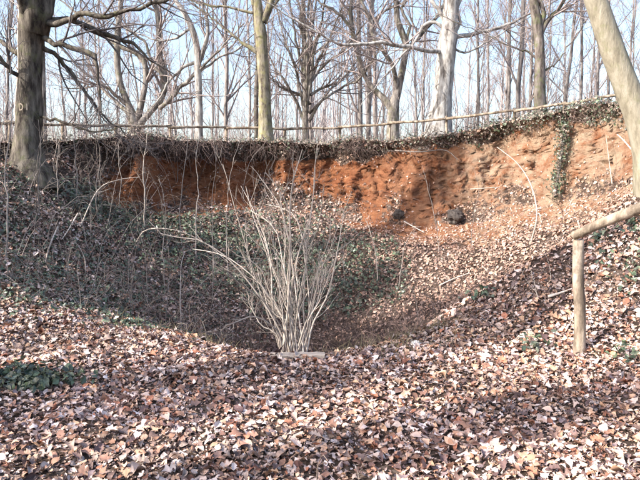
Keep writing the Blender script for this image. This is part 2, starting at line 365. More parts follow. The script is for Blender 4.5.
LEAFC = np.array([1.22, 1.10, 1.08]) * np.array([(.46, .35, .28), (.38, .27, .20), (.56, .47, .41), (.30, .18, .12), (.22, .13, .095), (.50, .40, .33), (.42, .29, .19), (.34, .25, .21), (.62, .55, .50), (.28, .13, .08), (.16, .11, .095), (.45, .38, .34), (.70, .63, .58), (.12, .08, .075), (.52, .36, .25), (.20, .16, .16)])
def leaf_cloud(P, N, size, tpl, cols, tilt=0.35, curl=0.5, lift=(0, .02), face=None):
    V0, T = tpl; m = len(P); k = len(V0)
    n = unit(N + rng.normal(size=(m, 3)) * tilt)
    a = rng.normal(size=(m, 3)); a = unit(a - n * (a * n).sum(1, keepdims=True)); b = np.cross(n, a)
    u, w_ = V0[:, 0][None], V0[:, 1][None]
    c1, c2, c3 = rng.normal(0, curl, (m, 1)), np.abs(rng.normal(0, curl, (m, 1))) * rng.choice([1, 1, -1], (m, 1)), rng.normal(0, curl, (m, 1))
    z = c1 * (u * u - .1) + c2 * np.abs(w_) * 1.0 + c3 * u * w_ * 1.5 + rng.normal(0, .03 * curl * 2, (m, k))
    sh = rng.uniform(.75, 1.15, (m, 1))
    s = np.asarray(size)[:, None, None]
    V = (P + n * rng.uniform(*lift, (m, 1)))[:, None] + s * (a[:, None] * u[..., None] + b[:, None] * (w_ * sh)[..., None] + n[:, None] * z[..., None])
    C = np.repeat(cols, k, axis=0); F = (T[None] + (np.arange(m) * k)[:, None, None]).reshape(-1, 3)
    return V.reshape(-1, 3), F, C
def join(parts):
    V, F, C, o = [], [], [], 0
    for v, f, c in parts: V.append(v); F.append(f + o); C.append(c); o += len(v)
    return np.vstack(V), np.vstack(F), np.vstack(C)
def dcols(n, red=0.0, lo=0.7, hi=1.15):
    c = LEAFC[rng.integers(0, len(LEAFC), n)] * rng.uniform(lo, hi, (n, 1))
    return c * (1 - red) + red * np.array([.42, .25, .18]) * rng.uniform(.5, 1.3, (n, 1))

# ivy density fields (also thin the leaf litter)
def ivyfield(p):
    x, y = p[..., 0], p[..., 1]; n = fbm(x * 0.8, y * 0.8, 0, 120, 3)
    left = sstep(-1.0, -3.0, x + 0.15 * (y - 8)) * sstep(5.9, 8.4, y + 1.2 * n) * (0.55 + 0.9 * np.clip(n + 0.25, 0, 1))
    pit = np.exp(-(((x + 0.2) / 2.0) ** 2 + ((y - 13.8) / 2.0) ** 2) * 1.0) * 1.3 + np.exp(-(((x + 2.5) / 1.6) ** 2 + ((y - 15.2) / 1.2) ** 2)) * 0.9
    right = sstep(1.6, 2.6, x) * sstep(5.4, 6.3, y) * sstep(8.6, 7.5, y) * np.clip(n + 0.25, 0, 1) * 0.9
    return np.clip(left + pit + right, 0, 1.2)

def build_litter():
    # foreground, big curled leaves
    def d1(p, c, s):
        x, y = p[..., 0], p[..., 1]
        return 980 * (np.abs(x) < 5.2) * (y > 2.2) * (y < 6.9) * (1 - 0.45 * np.clip(ivyfield(p), 0, 1)) * (p[..., 2] > -.35) * inview(p, 220) * (1 - .4 * sstep(1.3, 2.4, x) * sstep(5.7, 6.4, y))
    P, N = scatter(d1); m = len(P); kind = rng.random(m); size = (.048 * np.exp(rng.normal(0, .38, m))).clip(.02, .105)
    px, py, f = project(P); score = size / f * inview(P, -8) * (rng.random(m) < .5)
    top = np.argsort(-score)[:300]; keep = np.ones(m, bool); keep[top] = False
    patch = 1 - .42 * sstep(.0, .55, fbm(P[:, 0] * .8, P[:, 1] * 1.5, 0, 501, 4)) + .15 * sstep(.0, .5, fbm(P[:, 0] * .9, P[:, 1] * 1.4, 0, 511, 3))  # matted litter patches, with lit and shaded mottling also put into the leaf colour
    parts = []
    for lo, hi, t in ((0, .5, T_OVAL), (.5, .86, T_OAK), (.86, 1, T_MAPLE)):
        q = keep & (kind >= lo) & (kind < hi)
        parts.append(leaf_cloud(P[q], N[q], size[q], t, dcols(q.sum()) * patch[q][:, None], .36, .6, (0, .028)))
    # crumbled fragments between the big leaves
    P3, N3 = scatter(lambda p, c, s: 1500 * (np.abs(p[..., 0]) < 5.2) * (p[..., 1] > 2.2) * (p[..., 1] < 6.9) * (p[..., 2] > -.35) * inview(p, 120)); m3 = len(P3)
    parts.append(leaf_cloud(P3, N3, rng.uniform(.014, .036, m3), T_SMALL, dcols(m3, .2, .6, 1.15), .4, .5, (0, .012)))
    # the pit slopes and plateau: smaller on the picture, simpler outline
    def d2(p, c, s):
        x, y = p[..., 0], p[..., 1]; near = (y > 6.9) | (np.abs(x) >= 5.2) | (p[..., 2] <= -.35)
        vis = inview(p, 90) & (y < 24)
        hi = np.where(p[..., 2] > 2.2, 90, 400) * (1 - .35 * np.clip(ivyfield(p), 0, 1))
        bare = np.clip(1 - c * 1.25, 0, 1) * np.where(s > .5, .6, 1)
        hollow = 1 - .65 * np.exp(-(((x - .2) / 1.6) ** 2 + ((y - 10.3) / 2.2) ** 2))
        return near * vis * hi * bare * (y > 2) * hollow
    P, N = scatter(d2); m = len(P); x, y = P[:, 0], P[:, 1]
    red = np.clip(.25 + .5 * sstep(-1, 1, x) * sstep(9, 12, y), 0, .75)[:, None]
    cc = LEAFC[rng.integers(0, len(LEAFC), m)] * rng.uniform(.7, 1.15, (m, 1)); cc = cc * (1 - red) + red * np.array([.40, .255, .19]) * rng.uniform(.5, 1.4, (m, 1))
    sz = (.07 * np.exp(rng.normal(0, .3, m))).clip(.03, .13); q = rng.random(m) < .5
    parts.append(leaf_cloud(P[q], N[q], sz[q], T_OVAL3, cc[q], .5, .5, (0, .035)))
    parts.append(leaf_cloud(P[~q], N[~q], sz[~q], T_SMALL, cc[~q], .5, .6, (0, .035)))
    # a few leaves lodged on the bare clay
    P, N = scatter(lambda p, c, s: (22 + 190 * (s < .5) * sstep(1.5, 3.5, p[..., 0]) + 70 * (s < .5)) * (c > .2) * inview(p, 40)); m = len(P)
    parts.append(leaf_cloud(P, N, rng.uniform(.04, .08, m), T_SMALL, dcols(m, .4), .4, .4))
    V, F, C = join(parts)
    o = link('leaf_litter', mkmesh('leaf_litter', V, None, F, M_LEAF, C, smooth=True), ground); tag(o, kind='stuff')
    # the 300 leaves that show largest
    return P, top
def build_front_leaves():
    protos = []
    for k in range(24):
        t = (T_OVAL, T_OAK, T_OVAL, T_OAK, T_MAPLE, T_OVAL)[k % 6]
        V, F, C = leaf_cloud(np.zeros((1, 3)), np.array([[0, 0, 1.]]), np.array([1.0]), t, dcols(1, 0, .85, 1.2), 0.0, .55, (0, 0))
        protos.append(mkmesh('leaf', V, None, F, M_LEAF, C, smooth=True))
    P, N = scatter(lambda p, c, s: 70 * (p[..., 1] < 5.0) * (p[..., 1] > 2.6) * inview(p, -10)); f = project(P)[2]
    for i in np.argsort(f + rng.uniform(0, 1.2, len(f)))[:300]:
        o = link('leaf', protos[rng.integers(24)], ground); n = unit(N[i] + rng.normal(size=3) * .3)
        o.location = Vector(P[i] + n * rng.uniform(.01, .035))
        o.rotation_euler = (Vector(n).to_track_quat('Z', 'Y').to_matrix() @ Matrix.Rotation(rng.uniform(0, 6.28), 3, 'Z')).to_euler()
        o.scale = (rng.uniform(.05, .095),) * 3
build_litter(); build_front_leaves()

IVYC = np.array([(.04, .06, .035), (.06, .08, .045), (.10, .135, .075), (.035, .05, .033), (.12, .14, .09), (.075, .082, .06)])
def ivy_obj(name, label, P, N, size=(.035, .07), lift=(.01, .09), tilt=.6, cat='ivy', parent=None, dry=0.0):
    m = len(P); c = IVYC[rng.integers(0, len(IVYC), m)] * rng.uniform(.7, 1.4, (m, 1))
    k = rng.random(m) < dry; c[k] = np.array([.24, .19, .15]) * rng.uniform(.4, 1.4, (k.sum(), 1))
    V, F, C = leaf_cloud(P, N, rng.uniform(*size, m) * 1.1, T_IVY, c, tilt, .3, lift)
    o = link(name, mkmesh(name, V, None, F, M_IVY, C, smooth=False), parent)
    return tag(o, label, cat, kind='stuff') if parent is None else tag(o, kind='stuff')
UPB = np.array([0, -.25, .6])
P, N = scatter(lambda p, c, s: 190 * ivyfield(p) * (p[..., 0] < -1.0) * (p[..., 1] > 5) * inview(p, 60) * (p[..., 2] < 2.3) * (p[..., 1] < 12.5))
ivy_obj('ivy', 'dark trailing ivy mottling the shaded left bank of the pit', P, unit(N + UPB))
P, N = scatter(lambda p, c, s: 260 * ivyfield(p) * (p[..., 0] < 2) * (p[..., 1] >= 12.5) * (p[..., 2] < 1.6) * inview(p, 60) * (c < .3))
ivy_obj('ivy', 'dark green ivy patch on the slope below the middle of the red scarp', P, unit(N + UPB), (.05, .09), (.01, .22))
P, N = scatter(lambda p, c, s: 330 * ivyfield(p) * (p[..., 0] > 1.5) * (p[..., 1] < 9) * inview(p, 60))
ivy_obj('ivy', 'low ivy on the dark bank behind the wooden handrail post', P, unit(N + UPB))
def lipdens(p, c, s):
    x, y = p[..., 0], p[..., 1]; d = y - (lipY(x) - .3)
    return 520 * sstep(3.6, 4.8, x) * (1 - sstep(7.6, 8.6, x)) * (d > -1.1) * (d < .9) * (p[..., 2] > lipZ(x) - .32 - .3 * np.clip(fbm(x * 2.2, 0, 0, 131, 2), -.3, 1)) * inview(p, 80)
P, N = scatter(lipdens); ivy_obj('ivy', 'grey-green ivy thatch hanging over the top edge of the scarp at right', P, unit(N + UPB), (.035, .07), (.0, .24), .9, dry=.5)
def lip2(p, c, s):
    x, y = p[..., 0], p[..., 1]; d = y - (lipY(x) - .3)
    return (230 + 200 * np.clip(fbm(x * .9, 2, 0, 133, 2), 0, 1)) * (x > -8.5) * (x < 4) * (d > -.4) * (d < 1.0) * (p[..., 2] > lipZ(x) - .35) * inview(p, 80)
P, N = scatter(lip2); ivy_obj('ivy', 'dark low ivy fringe along the pit edge below the thin rail fence', P, unit(N + UPB), (.035, .07), (.0, .20), .9, dry=.68)

# evergreen clump near the left edge of the foreground
c0 = hit(32, 384); m = 420
d = rng.normal(size=(m, 3)) * np.array([.17, .10, .05]); d[:, 2] = np.abs(d[:, 2]) + .02
root = empty('evergreen_seedling', c0); tag(root, 'low dark evergreen clump among leaves at the left foreground edge', 'plant')
V, F, C = leaf_cloud(d, unit(d + [0, -.03, .12]), rng.uniform(.04, .075, m), T_OVAL, IVYC[rng.integers(0, 6, m)], .6, .3, (0, .01))
o = link('foliage', mkmesh('foliage', V, None, F, M_IVY, C, smooth=False), root); tag(o, kind='stuff')
tb = Tubes()
for k in range(14):
    e = d[k] * 1.1; tb.add(np.array([[0, 0, -.03], e * .5 + [0, 0, .02], e]), np.array([.005, .004, .002]), 4, (.08, .07, .045))
link('stem', tb.mesh('stem', M_TWIG), root)
# little evergreen seedlings by the handrail foot
for (qx, qy, lab) in ((532, 352, 'small green seedling in leaf litter left of the handrail post'), (628, 362, 'small green seedling at the right picture edge below the handrail'), (480, 300, 'small dark seedling on the bank halfway to the pit at right')):
    c0 = hit(qx, qy); m = 34; d = rng.normal(size=(m, 3)) * .075; d[:, 2] = np.abs(d[:, 2]) + .01
    root = empty('evergreen_seedling', c0); tag(root, lab, 'plant', 'evergreen seedlings')
    V, F, C = leaf_cloud(d, unit(d + [0, -.03, .1]), rng.uniform(.05, .085, m), T_OVAL, IVYC[rng.integers(0, 6, m)] * 1.5, .5, .3, (0, .01))
    link('foliage', mkmesh('foliage', V, None, F, M_IVY, C, smooth=False), root)
    tb = Tubes(); [tb.add(np.array([[0, 0, -.03], d[k] * .5, d[k]]), np.array([.004, .003, .002]), 4, (.09, .08, .05)) for k in range(8)]
    link('stem', tb.mesh('stem', M_TWIG), root)

# ------------------------------------------------------------------ root mat hanging over the scarp, tangle in the pit
def build_roots():
    n = 5200; x = rng.uniform(-8.2, 7.4, n); den = np.clip(.55 + .9 * fbm(x * 1.3, 4.1, 0, 301, 3), .05, 1) * np.where(x < 1.2, 1.0, .45); x = x[rng.random(n) < den]; n = len(x)
    st = np.column_stack([x, lipY(x) - .45 + rng.uniform(-.12, .5, n), lipZ(x) + rng.uniform(-.30, .05, n)])
    L = rng.gamma(2.0, .13, n).clip(.06, .9) * np.where(x < 1.2, 1.0, .6) * np.clip(1 + .8 * fbm(x * 1.7, .3, 0, 305, 3), .3, 2)
    out = [st]; d = unit(np.column_stack([rng.normal(0, .8, n), rng.uniform(-1.2, .1, n), rng.uniform(-.6, .6, n)]))
    for k in range(5):
        d = unit(d + rng.normal(size=(n, 3)) * .5 + np.array([0, -.05, -.42])); out.append(out[-1] + d * (L / 5)[:, None])
    c = np.array([.11, .08, .07]) * rng.uniform(.4, 2.2, (n, 1))
    tb = Tubes().add(np.stack(out, 1), rng.uniform(.004, .011, n)[:, None] * np.linspace(1, .4, 6), 3, c)
    o = link('root_mat', tb.mesh('root_mat', M_TWIG)); tag(o, 'dark fringe of hanging roots along the top of the scarp', 'roots', kind='stuff')
build_roots()
def tangle(name, label, dens, L, up, col, cat, rad=(.003, .006), wig=.28, side=1.0, n2=2):
    P, N = scatter(dens); n = len(P); ln = rng.uniform(*L, n)
    d = unit(rng.normal(size=(n, 3)) * [side, side, .3] + N * .6 + [0, 0, up]); out = [P - N * .03]
    for k in range(6):
        d = unit(d + rng.normal(size=(n, 3)) * wig + np.array([0, 0, -.22 * (k / 2.)])); out.append(out[-1] + d * (ln / 6)[:, None])
    A = np.stack(out, 1); Rr = rng.uniform(*rad, n)[:, None] * np.linspace(1, .4, 7)
    c = np.array(col) * rng.uniform(.55, 1.5, (n, 1)); tb = Tubes().add(A, Rr, 3, c)
    if n2:
        B, Rb = grow(A, Rr, n2, .25, .95, (L[0] * .3, L[1] * .5), (25, 70), .7, 4, .02, .25, .002); tb.add(B, Rb, 3, np.repeat(c, n2, 0))
    o = link(name, tb.mesh(name, M_TWIG)); tag(o, label, cat, kind='stuff'); return o
V_ = lambda p: inview(p, 60)
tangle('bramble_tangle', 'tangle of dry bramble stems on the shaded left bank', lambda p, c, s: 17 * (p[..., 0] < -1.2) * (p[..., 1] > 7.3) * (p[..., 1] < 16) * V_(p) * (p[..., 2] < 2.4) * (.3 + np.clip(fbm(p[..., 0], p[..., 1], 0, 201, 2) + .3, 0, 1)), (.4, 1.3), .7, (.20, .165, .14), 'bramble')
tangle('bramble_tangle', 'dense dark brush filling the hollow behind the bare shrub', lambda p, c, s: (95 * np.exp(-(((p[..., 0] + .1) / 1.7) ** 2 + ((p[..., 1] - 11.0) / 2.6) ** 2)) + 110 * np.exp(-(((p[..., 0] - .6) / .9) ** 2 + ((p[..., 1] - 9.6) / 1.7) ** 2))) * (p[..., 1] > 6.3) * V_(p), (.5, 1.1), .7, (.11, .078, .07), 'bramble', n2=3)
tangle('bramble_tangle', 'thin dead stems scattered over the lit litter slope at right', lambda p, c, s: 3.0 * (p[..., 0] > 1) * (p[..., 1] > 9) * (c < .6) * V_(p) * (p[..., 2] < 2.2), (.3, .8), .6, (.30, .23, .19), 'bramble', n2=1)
tangle('bramble_tangle', 'twiggy scrub along the pit edge beneath the rail fence', lambda p, c, s: 20 * (p[..., 1] > lipY(p[..., 0]) - .9) * (p[..., 1] < lipY(p[..., 0]) + 1.4) * (np.abs(p[..., 0]) < 9) * (p[..., 2] > lipZ(p[..., 0]) - .4) * V_(p), (.15, .6), .6, (.19, .155, .135), 'scrub')
tangle('fallen_twigs', 'fine fallen twigs lying across the foreground leaves', lambda p, c, s: 3.2 * (p[..., 1] > 2.4) * (p[..., 1] < 6.8) * V_(p), (.1, .4), -.2, (.24, .19, .16), 'twigs', (.002, .005), .12, n2=1)
tangle('thin_wands', 'crowd of fine upright wands on the left bank below the pit edge', lambda p, c, s: 2.2 * (p[..., 0] < -.8) * (p[..., 1] > 8.5) * (p[..., 1] < 17.3) * V_(p) * (p[..., 2] < 2.5), (.7, 2.2), 3.0, (.24, .205, .185), 'stems', (.004, .009), .07, .5, 2)
tangle('rootlets', 'fine roots and dead stems trailing over the red clay face', lambda p, c, s: 16 * (c > .25) * V_(p) * (p[..., 0] > -5.5), (.12, .6), -.6, (.22, .15, .115), 'roots', (.002, .006), .3, 1.0, 2)
# dry grass by the rim of the hollow
P, N = scatter(lambda p, c, s: (420 * np.exp(-(((p[..., 0] - .8) / .6) ** 2 + ((p[..., 1] - 6.15) / .5) ** 2)) + 110 * np.exp(-(((p[..., 0] + 1.8) / .9) ** 2 + ((p[..., 1] - 7.0) / .8) ** 2))) * np.clip(.5 + 1.2 * fbm(p[..., 0] * 2.5, p[..., 1] * 2.5, 0, 91, 2), 0, 1.5))
n = len(P); d = unit(rng.normal(size=(n, 3)) * [.5, .5, .1] + [0, 0, 1]); out = [P]
for k in range(3): d = unit(d + rng.normal(size=(n, 3)) * .15 + [0, 0, -.15 * k]); out.append(out[-1] + d * rng.uniform(.03, .075, (n, 1)))
tb = Tubes().add(np.stack(out, 1), np.full((n, 1), .0022) * np.linspace(1, .3, 4), 3, np.array([.25, .21, .125]) * rng.uniform(.5, 1.3, (n, 1)))
tag(link('dry_grass', tb.mesh('dry_grass', M_TWIG)), 'short dry grass at the rim of the hollow', 'grass', kind='stuff')

# ------------------------------------------------------------------ stems: shrub, saplings, fallen branches
PALE = np.array([.62, .53, .45])
def build_shrub():
    b = at(294, 354, 6.0); b[2] = float(gz(b[0], b[1])); root = empty('bare_shrub', b); tag(root, 'pale many-stemmed bare shrub rising from the rim of the hollow', 'shrub')
    ends = [[(284, 320), (262, 275), (238, 215), (222, 165)], [(286, 325), (268, 285), (250, 235), (236, 190)], [(280, 325), (245, 270), (205, 241), (168, 234), (150, 222)],
            [(288, 315), (276, 262), (262, 220), (240, 186)], [(289, 310), (283, 250), (272, 210), (252, 180)], [(292, 305), (290, 250), (284, 205), (262, 170)], [(296, 300), (297, 240), (296, 185), (304, 150)],
            [(294, 300), (293, 255), (287, 215), (262, 205)], [(298, 310), (302, 250), (305, 200), (312, 140)], [(300, 310), (308, 260), (315, 215), (318, 165)], [(300, 315), (312, 270), (322, 238), (330, 212)],
            [(303, 325), (318, 280), (334, 235), (352, 192)], [(305, 330), (322, 292), (334, 250), (341, 215)], [(300, 320), (305, 285), (309, 255), (306, 235)], [(285, 330), (260, 300), (232, 282), (214, 262)],
            [(283, 335), (262, 318), (240, 322), (222, 328)], [(287, 325), (270, 290), (256, 262), (232, 252)], [(291, 318), (284, 280), (279, 250), (276, 214)], [(296, 318), (301, 290), (300, 262), (309, 222)],
            [(298, 325), (310, 300), (318, 288), (320, 262)], [(306, 335), (318, 318), (326, 300), (334, 268)], [(281, 330), (250, 285), (222, 258), (192, 250)], [(290, 322), (274, 272), (262, 240), (256, 212)],
            [(294, 312), (296, 268), (292, 232), (287, 192)], [(297, 308), (305, 262), (316, 232), (324, 184)], [(288, 316), (279, 268), (268, 232), (246, 214)], [(303, 322), (320, 282), (330, 262), (352, 240)],
            [(290, 330), (272, 312), (262, 290), (258, 268)], [(300, 335), (308, 310), (312, 300), (314, 276)], [(286, 335), (272, 325), (255, 308), (248, 290)]]
    for k, e in enumerate(ends):
        Y0 = b[1]; dY = rng.normal(0, .35); jx = rng.uniform(-.13, .13)
        pts = [np.array([b[0] + jx, b[1] + rng.uniform(-.12, .12), b[2] - .12])]
        for q, (px, py) in enumerate(e): pts.append(at(px + rng.normal(0, 2) + jx * 75 * (1 - q / 4), py, Y0 + dY * (q + 1) / len(e)))
        pts = np.array(pts) - b
        r0 = rng.uniform(.0065, .0115); P = catmull(pts, 14); P[1:] += np.cumsum(rng.normal(0, .006, (13, 3)), 0); Rr = r0 * np.linspace(1, .33, 14)
        c = PALE * rng.uniform(.45, .95)
        o = link('stem', Tubes().add(P, Rr, 6, c).mesh('stem', M_TWIG), root)
        A, Ra = grow(P[None], Rr[None], 9, .25, .98, (.12, .55), (15, 50), .55, 5, .12, .12, .0022)
        t2 = Tubes().add(A, Ra, 3, c * .9); B, Rb = grow(A, Ra, 2, .3, .95, (.06, .25), (20, 50), .7, 4, .1, .15, .0018); t2.add(B, Rb, 3, c * .85)
        tag(link('twigs', t2.mesh('twigs', M_TWIG), o), kind='stuff')
build_shrub()
def sapling(name, label, base, pts, r, col, cat='sapling', group='thin bare saplings', ntw=7, tw=(.15, .5), Yc=None, sides=6):
    b = base; root = empty(name, b); tag(root, label, cat, group)
    Y0 = b[1] if Yc is None else Yc
    P = np.array([b - [0, 0, .06]] + [at(px, py, Y0 + dy) for px, py, dy in [(q + (0,))[:3] for q in pts]]) - b
    P = catmull(P, 16); P[1:] += rng.normal(0, .004 * b[1] / 6, (15, 3)); Rr = r * np.linspace(1, .35, 16)
    link('stem', Tubes().add(P, Rr, sides, col).mesh('stem', M_TWIG), root)
    if ntw:
        A, Ra = grow(P[None], Rr[None], ntw, .25, .98, tw, (25, 60), .5, 5, .1, .12, .003); t2 = Tubes().add(A, Ra, 3, np.asarray(col) * .9)
        B, Rb = grow(A, Ra, 2, .3, .95, (tw[0] * .5, tw[1] * .5), (20, 50), .7, 4, .1, .15, .0025); t2.add(B, Rb, 3, np.asarray(col) * .85)
        tag(link('twigs', t2.mesh('twigs', M_TWIG), root), kind='stuff')
    return root
G1, G2, G3 = PALE * .75, np.array([.30, .26, .23]), np.array([.20, .17, .15])
sapling('birch_sapling', 'thin pale sapling curving up in front of the thick marked trunk', hit(17, 166), [(17, 130), (15, 100), (19, 70), (18, 35), (20, 0), (21, -40)], .034, PALE * 1.1, ntw=10, tw=(.3, .9))
sap = [(143, 232, [(145, 195), (143, 170), (147, 140), (148, 100)], .016, G1, 'slender grey sapling before the left end of the red scarp'),
       (182, 250, [(180, 210), (184, 170), (188, 140), (186, 105)], .012, G2, 'thin upright sapling in front of the dark left scarp, right of the slender grey one'),
       (196, 262, [(196, 220), (198, 185), (196, 160), (199, 135)], .016, G1, 'grey sapling with stub crown before the dark left scarp'),
       (212, 300, [(213, 250), (212, 200), (216, 170), (214, 140)], .009, G2, 'wispy sapling left of the bare shrub reaching the pit edge'),
       (228, 275, [(226, 230), (229, 190), (232, 165), (240, 140)], .010, G1, 'kinked thin sapling just left of the bare shrub tips'),
       (40, 215, [(38, 180), (41, 150), (38, 120)], .016, G3, 'dark thin sapling below the thick marked trunk'),
       (58, 200, [(57, 170), (59, 140)], .012, G2, 'short grey sapling right of the thick marked trunk base'),
       (76, 205, [(77, 175), (74, 145), (76, 115)], .013, G2, 'straight thin sapling at the left bank top, second right of the thick trunk'),
       (98, 225, [(96, 190), (100, 160), (97, 130), (101, 95)], .012, G3, 'dark wand-like sapling midway along the left bank'),
       (118, 215, [(121, 180), (118, 150), (126, 120)], .011, G2, 'leaning thin sapling left of the slender grey sapling'),
       (6, 260, [(8, 210), (5, 170), (12, 120), (10, 60)], .015, G2, 'thin sapling at the extreme left picture edge'),
       (165, 290, [(163, 250), (166, 215), (160, 180)], .008, G1, 'short pale wand on the green bank left of the shrub'),
       (345, 290, [(343, 255), (347, 230), (352, 212)], .008, G2, 'short stem right of the shrub against the dark hollow'),
       (378, 285, [(376, 255), (371, 235), (365, 218)], .014, G1, 'pale forked stem on the slope right of the hollow'),
       (398, 292, [(402, 262), (405, 245), (412, 232)], .010, G2, 'leaning stem right of the pale forked stem on the slope'),
       (418, 322, [(416, 300), (410, 285), (404, 268)], .006, G1, 'fine upright wand at the right rim of the hollow'),
       (440, 255, [(436, 225), (430, 195), (422, 165)], .009, G2, 'thin arching sapling below the red scarp left of the dark stone'),
       (470, 250, [(474, 215), (479, 190), (472, 165)], .008, G3, 'thin dark sapling below the scarp right of the dark stone'),
       (540, 300, [(535, 285), (532, 275), (528, 262)], .006, G1, 'short pale peg-like twig on the bank left of the handrail post'),
       (552, 282, [(550, 272), (548, 262), (545, 254)], .005, G1, 'second short pale twig on the bank nearest the handrail post')]
for bx, by, pts, r, c, lab in sap:
    sapling('sapling', lab, hit(bx, by), pts, r, c, ntw=6 if r > .007 else 1, tw=(.1, .45))
def branch(label, pts, r, col=G1, lift=.03, n=5, cat='branch', name='fallen_branch', tw=(.1, .4)):
    P = np.array([hit(px, py, lift) for px, py in pts]); b = P[0].copy(); root = empty(name, b); tag(root, label, cat, 'fallen branches and canes')
    P = catmull(P - b, 14); Rr = r * np.linspace(1, .45, 14)
    link('stem', Tubes().add(P, Rr, 6, col, cap=True).mesh('stem', M_TWIG), root)
    if n:
        A, Ra = grow(P[None], Rr[None], n, .2, .95, tw, (20, 60), .6, 5, .05, .15, .003); tag(link('twigs', Tubes().add(A, Ra, 3, np.asarray(col) * .9).mesh('twigs', M_TWIG), root), kind='stuff')
def arch(label, pts, r, col=G1, n=4, name='arching_cane', cat='cane', tw=(.1, .4)):
    """cane in the air: pixel + depth offset from where its first point meets the ground"""
    b = hit(*pts[0][:2]); root = empty(name, b); tag(root, label, cat, 'fallen branches and canes')
    P = catmull(np.array([b] + [at(px, py, b[1] + dy) for px, py, dy in pts[1:]]) - b, 16); Rr = r * np.linspace(1, .4, 16)
    link('stem', Tubes().add(P, Rr, 6, col).mesh('stem', M_TWIG), root)
    A, Ra = grow(P[None], Rr[None], n, .2, .95, tw, (20, 60), .6, 5, .05, .15, .003); tag(link('twigs', Tubes().add(A, Ra, 3, np.asarray(col) * .9).mesh('twigs', M_TWIG), root), kind='stuff')
arch('long pale cane arching down the lit clay right of the dark stone', [(531, 243), (537, 215, -.2), (531, 185, .2), (517, 163, .6), (497, 147, .9)], .018, G1, 3)
arch('fine pale branch running level across the lower clay at right', [(470, 192), (520, 186, -.3), (575, 185, -.9), (640, 180, -1.8)], .012, G1, 2)
arch('bent grey branch leaning from the ivy thatch down to the right edge', [(655, 172), (635, 153, .6), (618, 135, 1.3), (600, 125, 1.9)], .022, PALE * .9, 4)
arch('thin drooping stem on the clay beneath the leaning trunk', [(612, 186), (609, 160, .2), (606, 135, .5)], .010, G1, 2)
arch('pale double cane arching over the left bank below the scarp', [(80, 228), (98, 190, .3), (118, 180, .3), (140, 177, .2)], .013, G1, 3)
arch('long pale cane sweeping from the left bank towards the shrub', [(135, 245), (146, 230, -.2), (175, 230, -.6), (205, 243, -1.1), (228, 262, -1.6)], .012, G1, 3)
branch('short pale broken branch lying on the dark left bank', [(58, 232), (50, 250), (46, 268)], .018, PALE * .9, .08, 2)
branch('second pale broken branch on the dark left bank, right of the first', [(78, 218), (68, 236), (62, 245)], .015, PALE, .08, 1)
branch('dark level bough lying on the left bank under the arching canes', [(88, 203), (108, 205), (124, 212)], .03, G3, .05, 3)
branch('pale stick on the lit slope below the dark stone', [(404, 224), (414, 229), (424, 234)], .02, PALE, .04, 1)
branch('pale stick on the leafy slope right of the hollow', [(440, 287), (455, 281), (470, 275)], .018, PALE, .04, 1)
branch('grey stick lying on the bank left of the handrail post', [(548, 302), (560, 298), (572, 293)], .016, PALE, .03, 0)
branch('twisted root creeping along the top of the red scarp', [(395, 152), (420, 155), (445, 152), (458, 160)], .022, G3, .0, 6, 'root', 'exposed_root')

# ------------------------------------------------------------------ stones, plank
def stone(label, c, rad, col, sq=(1, .8, .85), seed=0):
    n1, n2 = 14, 18; th = np.linspace(.001, np.pi - .001, n1); ph = np.linspace(0, 2 * np.pi, n2, endpoint=False)
    T_, P_ = np.meshgrid(th, ph, indexing='ij'); d = np.stack([np.sin(T_) * np.cos(P_), np.sin(T_) * np.sin(P_), np.cos(T_)], -1)
    rr = rad * (1 + .38 * fbm(d[..., 0] * 1.8, d[..., 1] * 1.8, d[..., 2] * 1.8, seed, 3) + .12 * np.abs(fbm(d[..., 0] * 4, d[..., 1] * 4, d[..., 2] * 4, seed + 7, 2)))
    V = d * rr[..., None] * np.array(sq); idx = np.arange(n1 * n2).reshape(n1, n2); nx = np.roll(idx, -1, 1)
    q = np.stack([idx[:-1], idx[1:], nx[1:], nx[:-1]], -1).reshape(-1, 4)
    m = attr_mat('stone_' + str(seed), .9, .2, 14, .45, .6, 30)
    o = link('stone', mkmesh('stone', V.reshape(-1, 3), q, None, m, np.tile(col, (n1 * n2, 1)), smooth=False)); o.location = c
    tag(o, label, 'stone'); return o
c = hit(455, 223); stone('dark rounded stone lodged on the lit slope below the scarp', c + [0, 0, .10], .20, (.075, .062, .055), (1, .8, .95), 3)
c = hit(399, 219); stone('smaller dark stone on the slope left of the rounded one', c + [0, 0, .05], .14, (.07, .058, .05), (1.1, .8, .85), 23)
c = hit(416, 347); stone('small pale stone among leaves right of the hollow rim', c + [0, 0, .015], .05, (.62, .58, .54), (1, .8, .7), 43)
def box(sx, sy, sz, bev, seed=0, nseg=8):
    """board along x: rounded section, slightly uneven"""
    sec = np.array([(-sy + bev, -sz), (sy - bev, -sz), (sy, -sz + bev), (sy, sz - bev), (sy - bev, sz), (-sy + bev, sz), (-sy, sz - bev), (-sy, -sz + bev)])
    xs = np.linspace(-sx, sx, nseg); V = np.array([[(x, a, b) for a, b in sec] for x in xs]); V += .004 * rng.normal(size=V.shape)
    idx = np.arange(nseg * 8).reshape(nseg, 8); nx = np.roll(idx, -1, 1); q = np.stack([idx[:-1], idx[1:], nx[1:], nx[:-1]], -1).reshape(-1, 4)
    V = np.vstack([V.reshape(-1, 3), [[-sx, 0, 0], [sx, 0, 0]]]); k = nseg * 8
    t = [(k, idx[0, i], nx[0, i]) for i in range(8)] + [(k + 1, nx[-1, i], idx[-1, i]) for i in range(8)]
    return V, q, np.array(t)
m_wood = attr_mat('weathered_wood', .8, .2, 18, .35, .5, 40, (.15, 1, 1))
a, b = hit(270, 359), hit(325, 360); V, q, t = box(np.linalg.norm(b - a) / 2, .045, .022, .006)
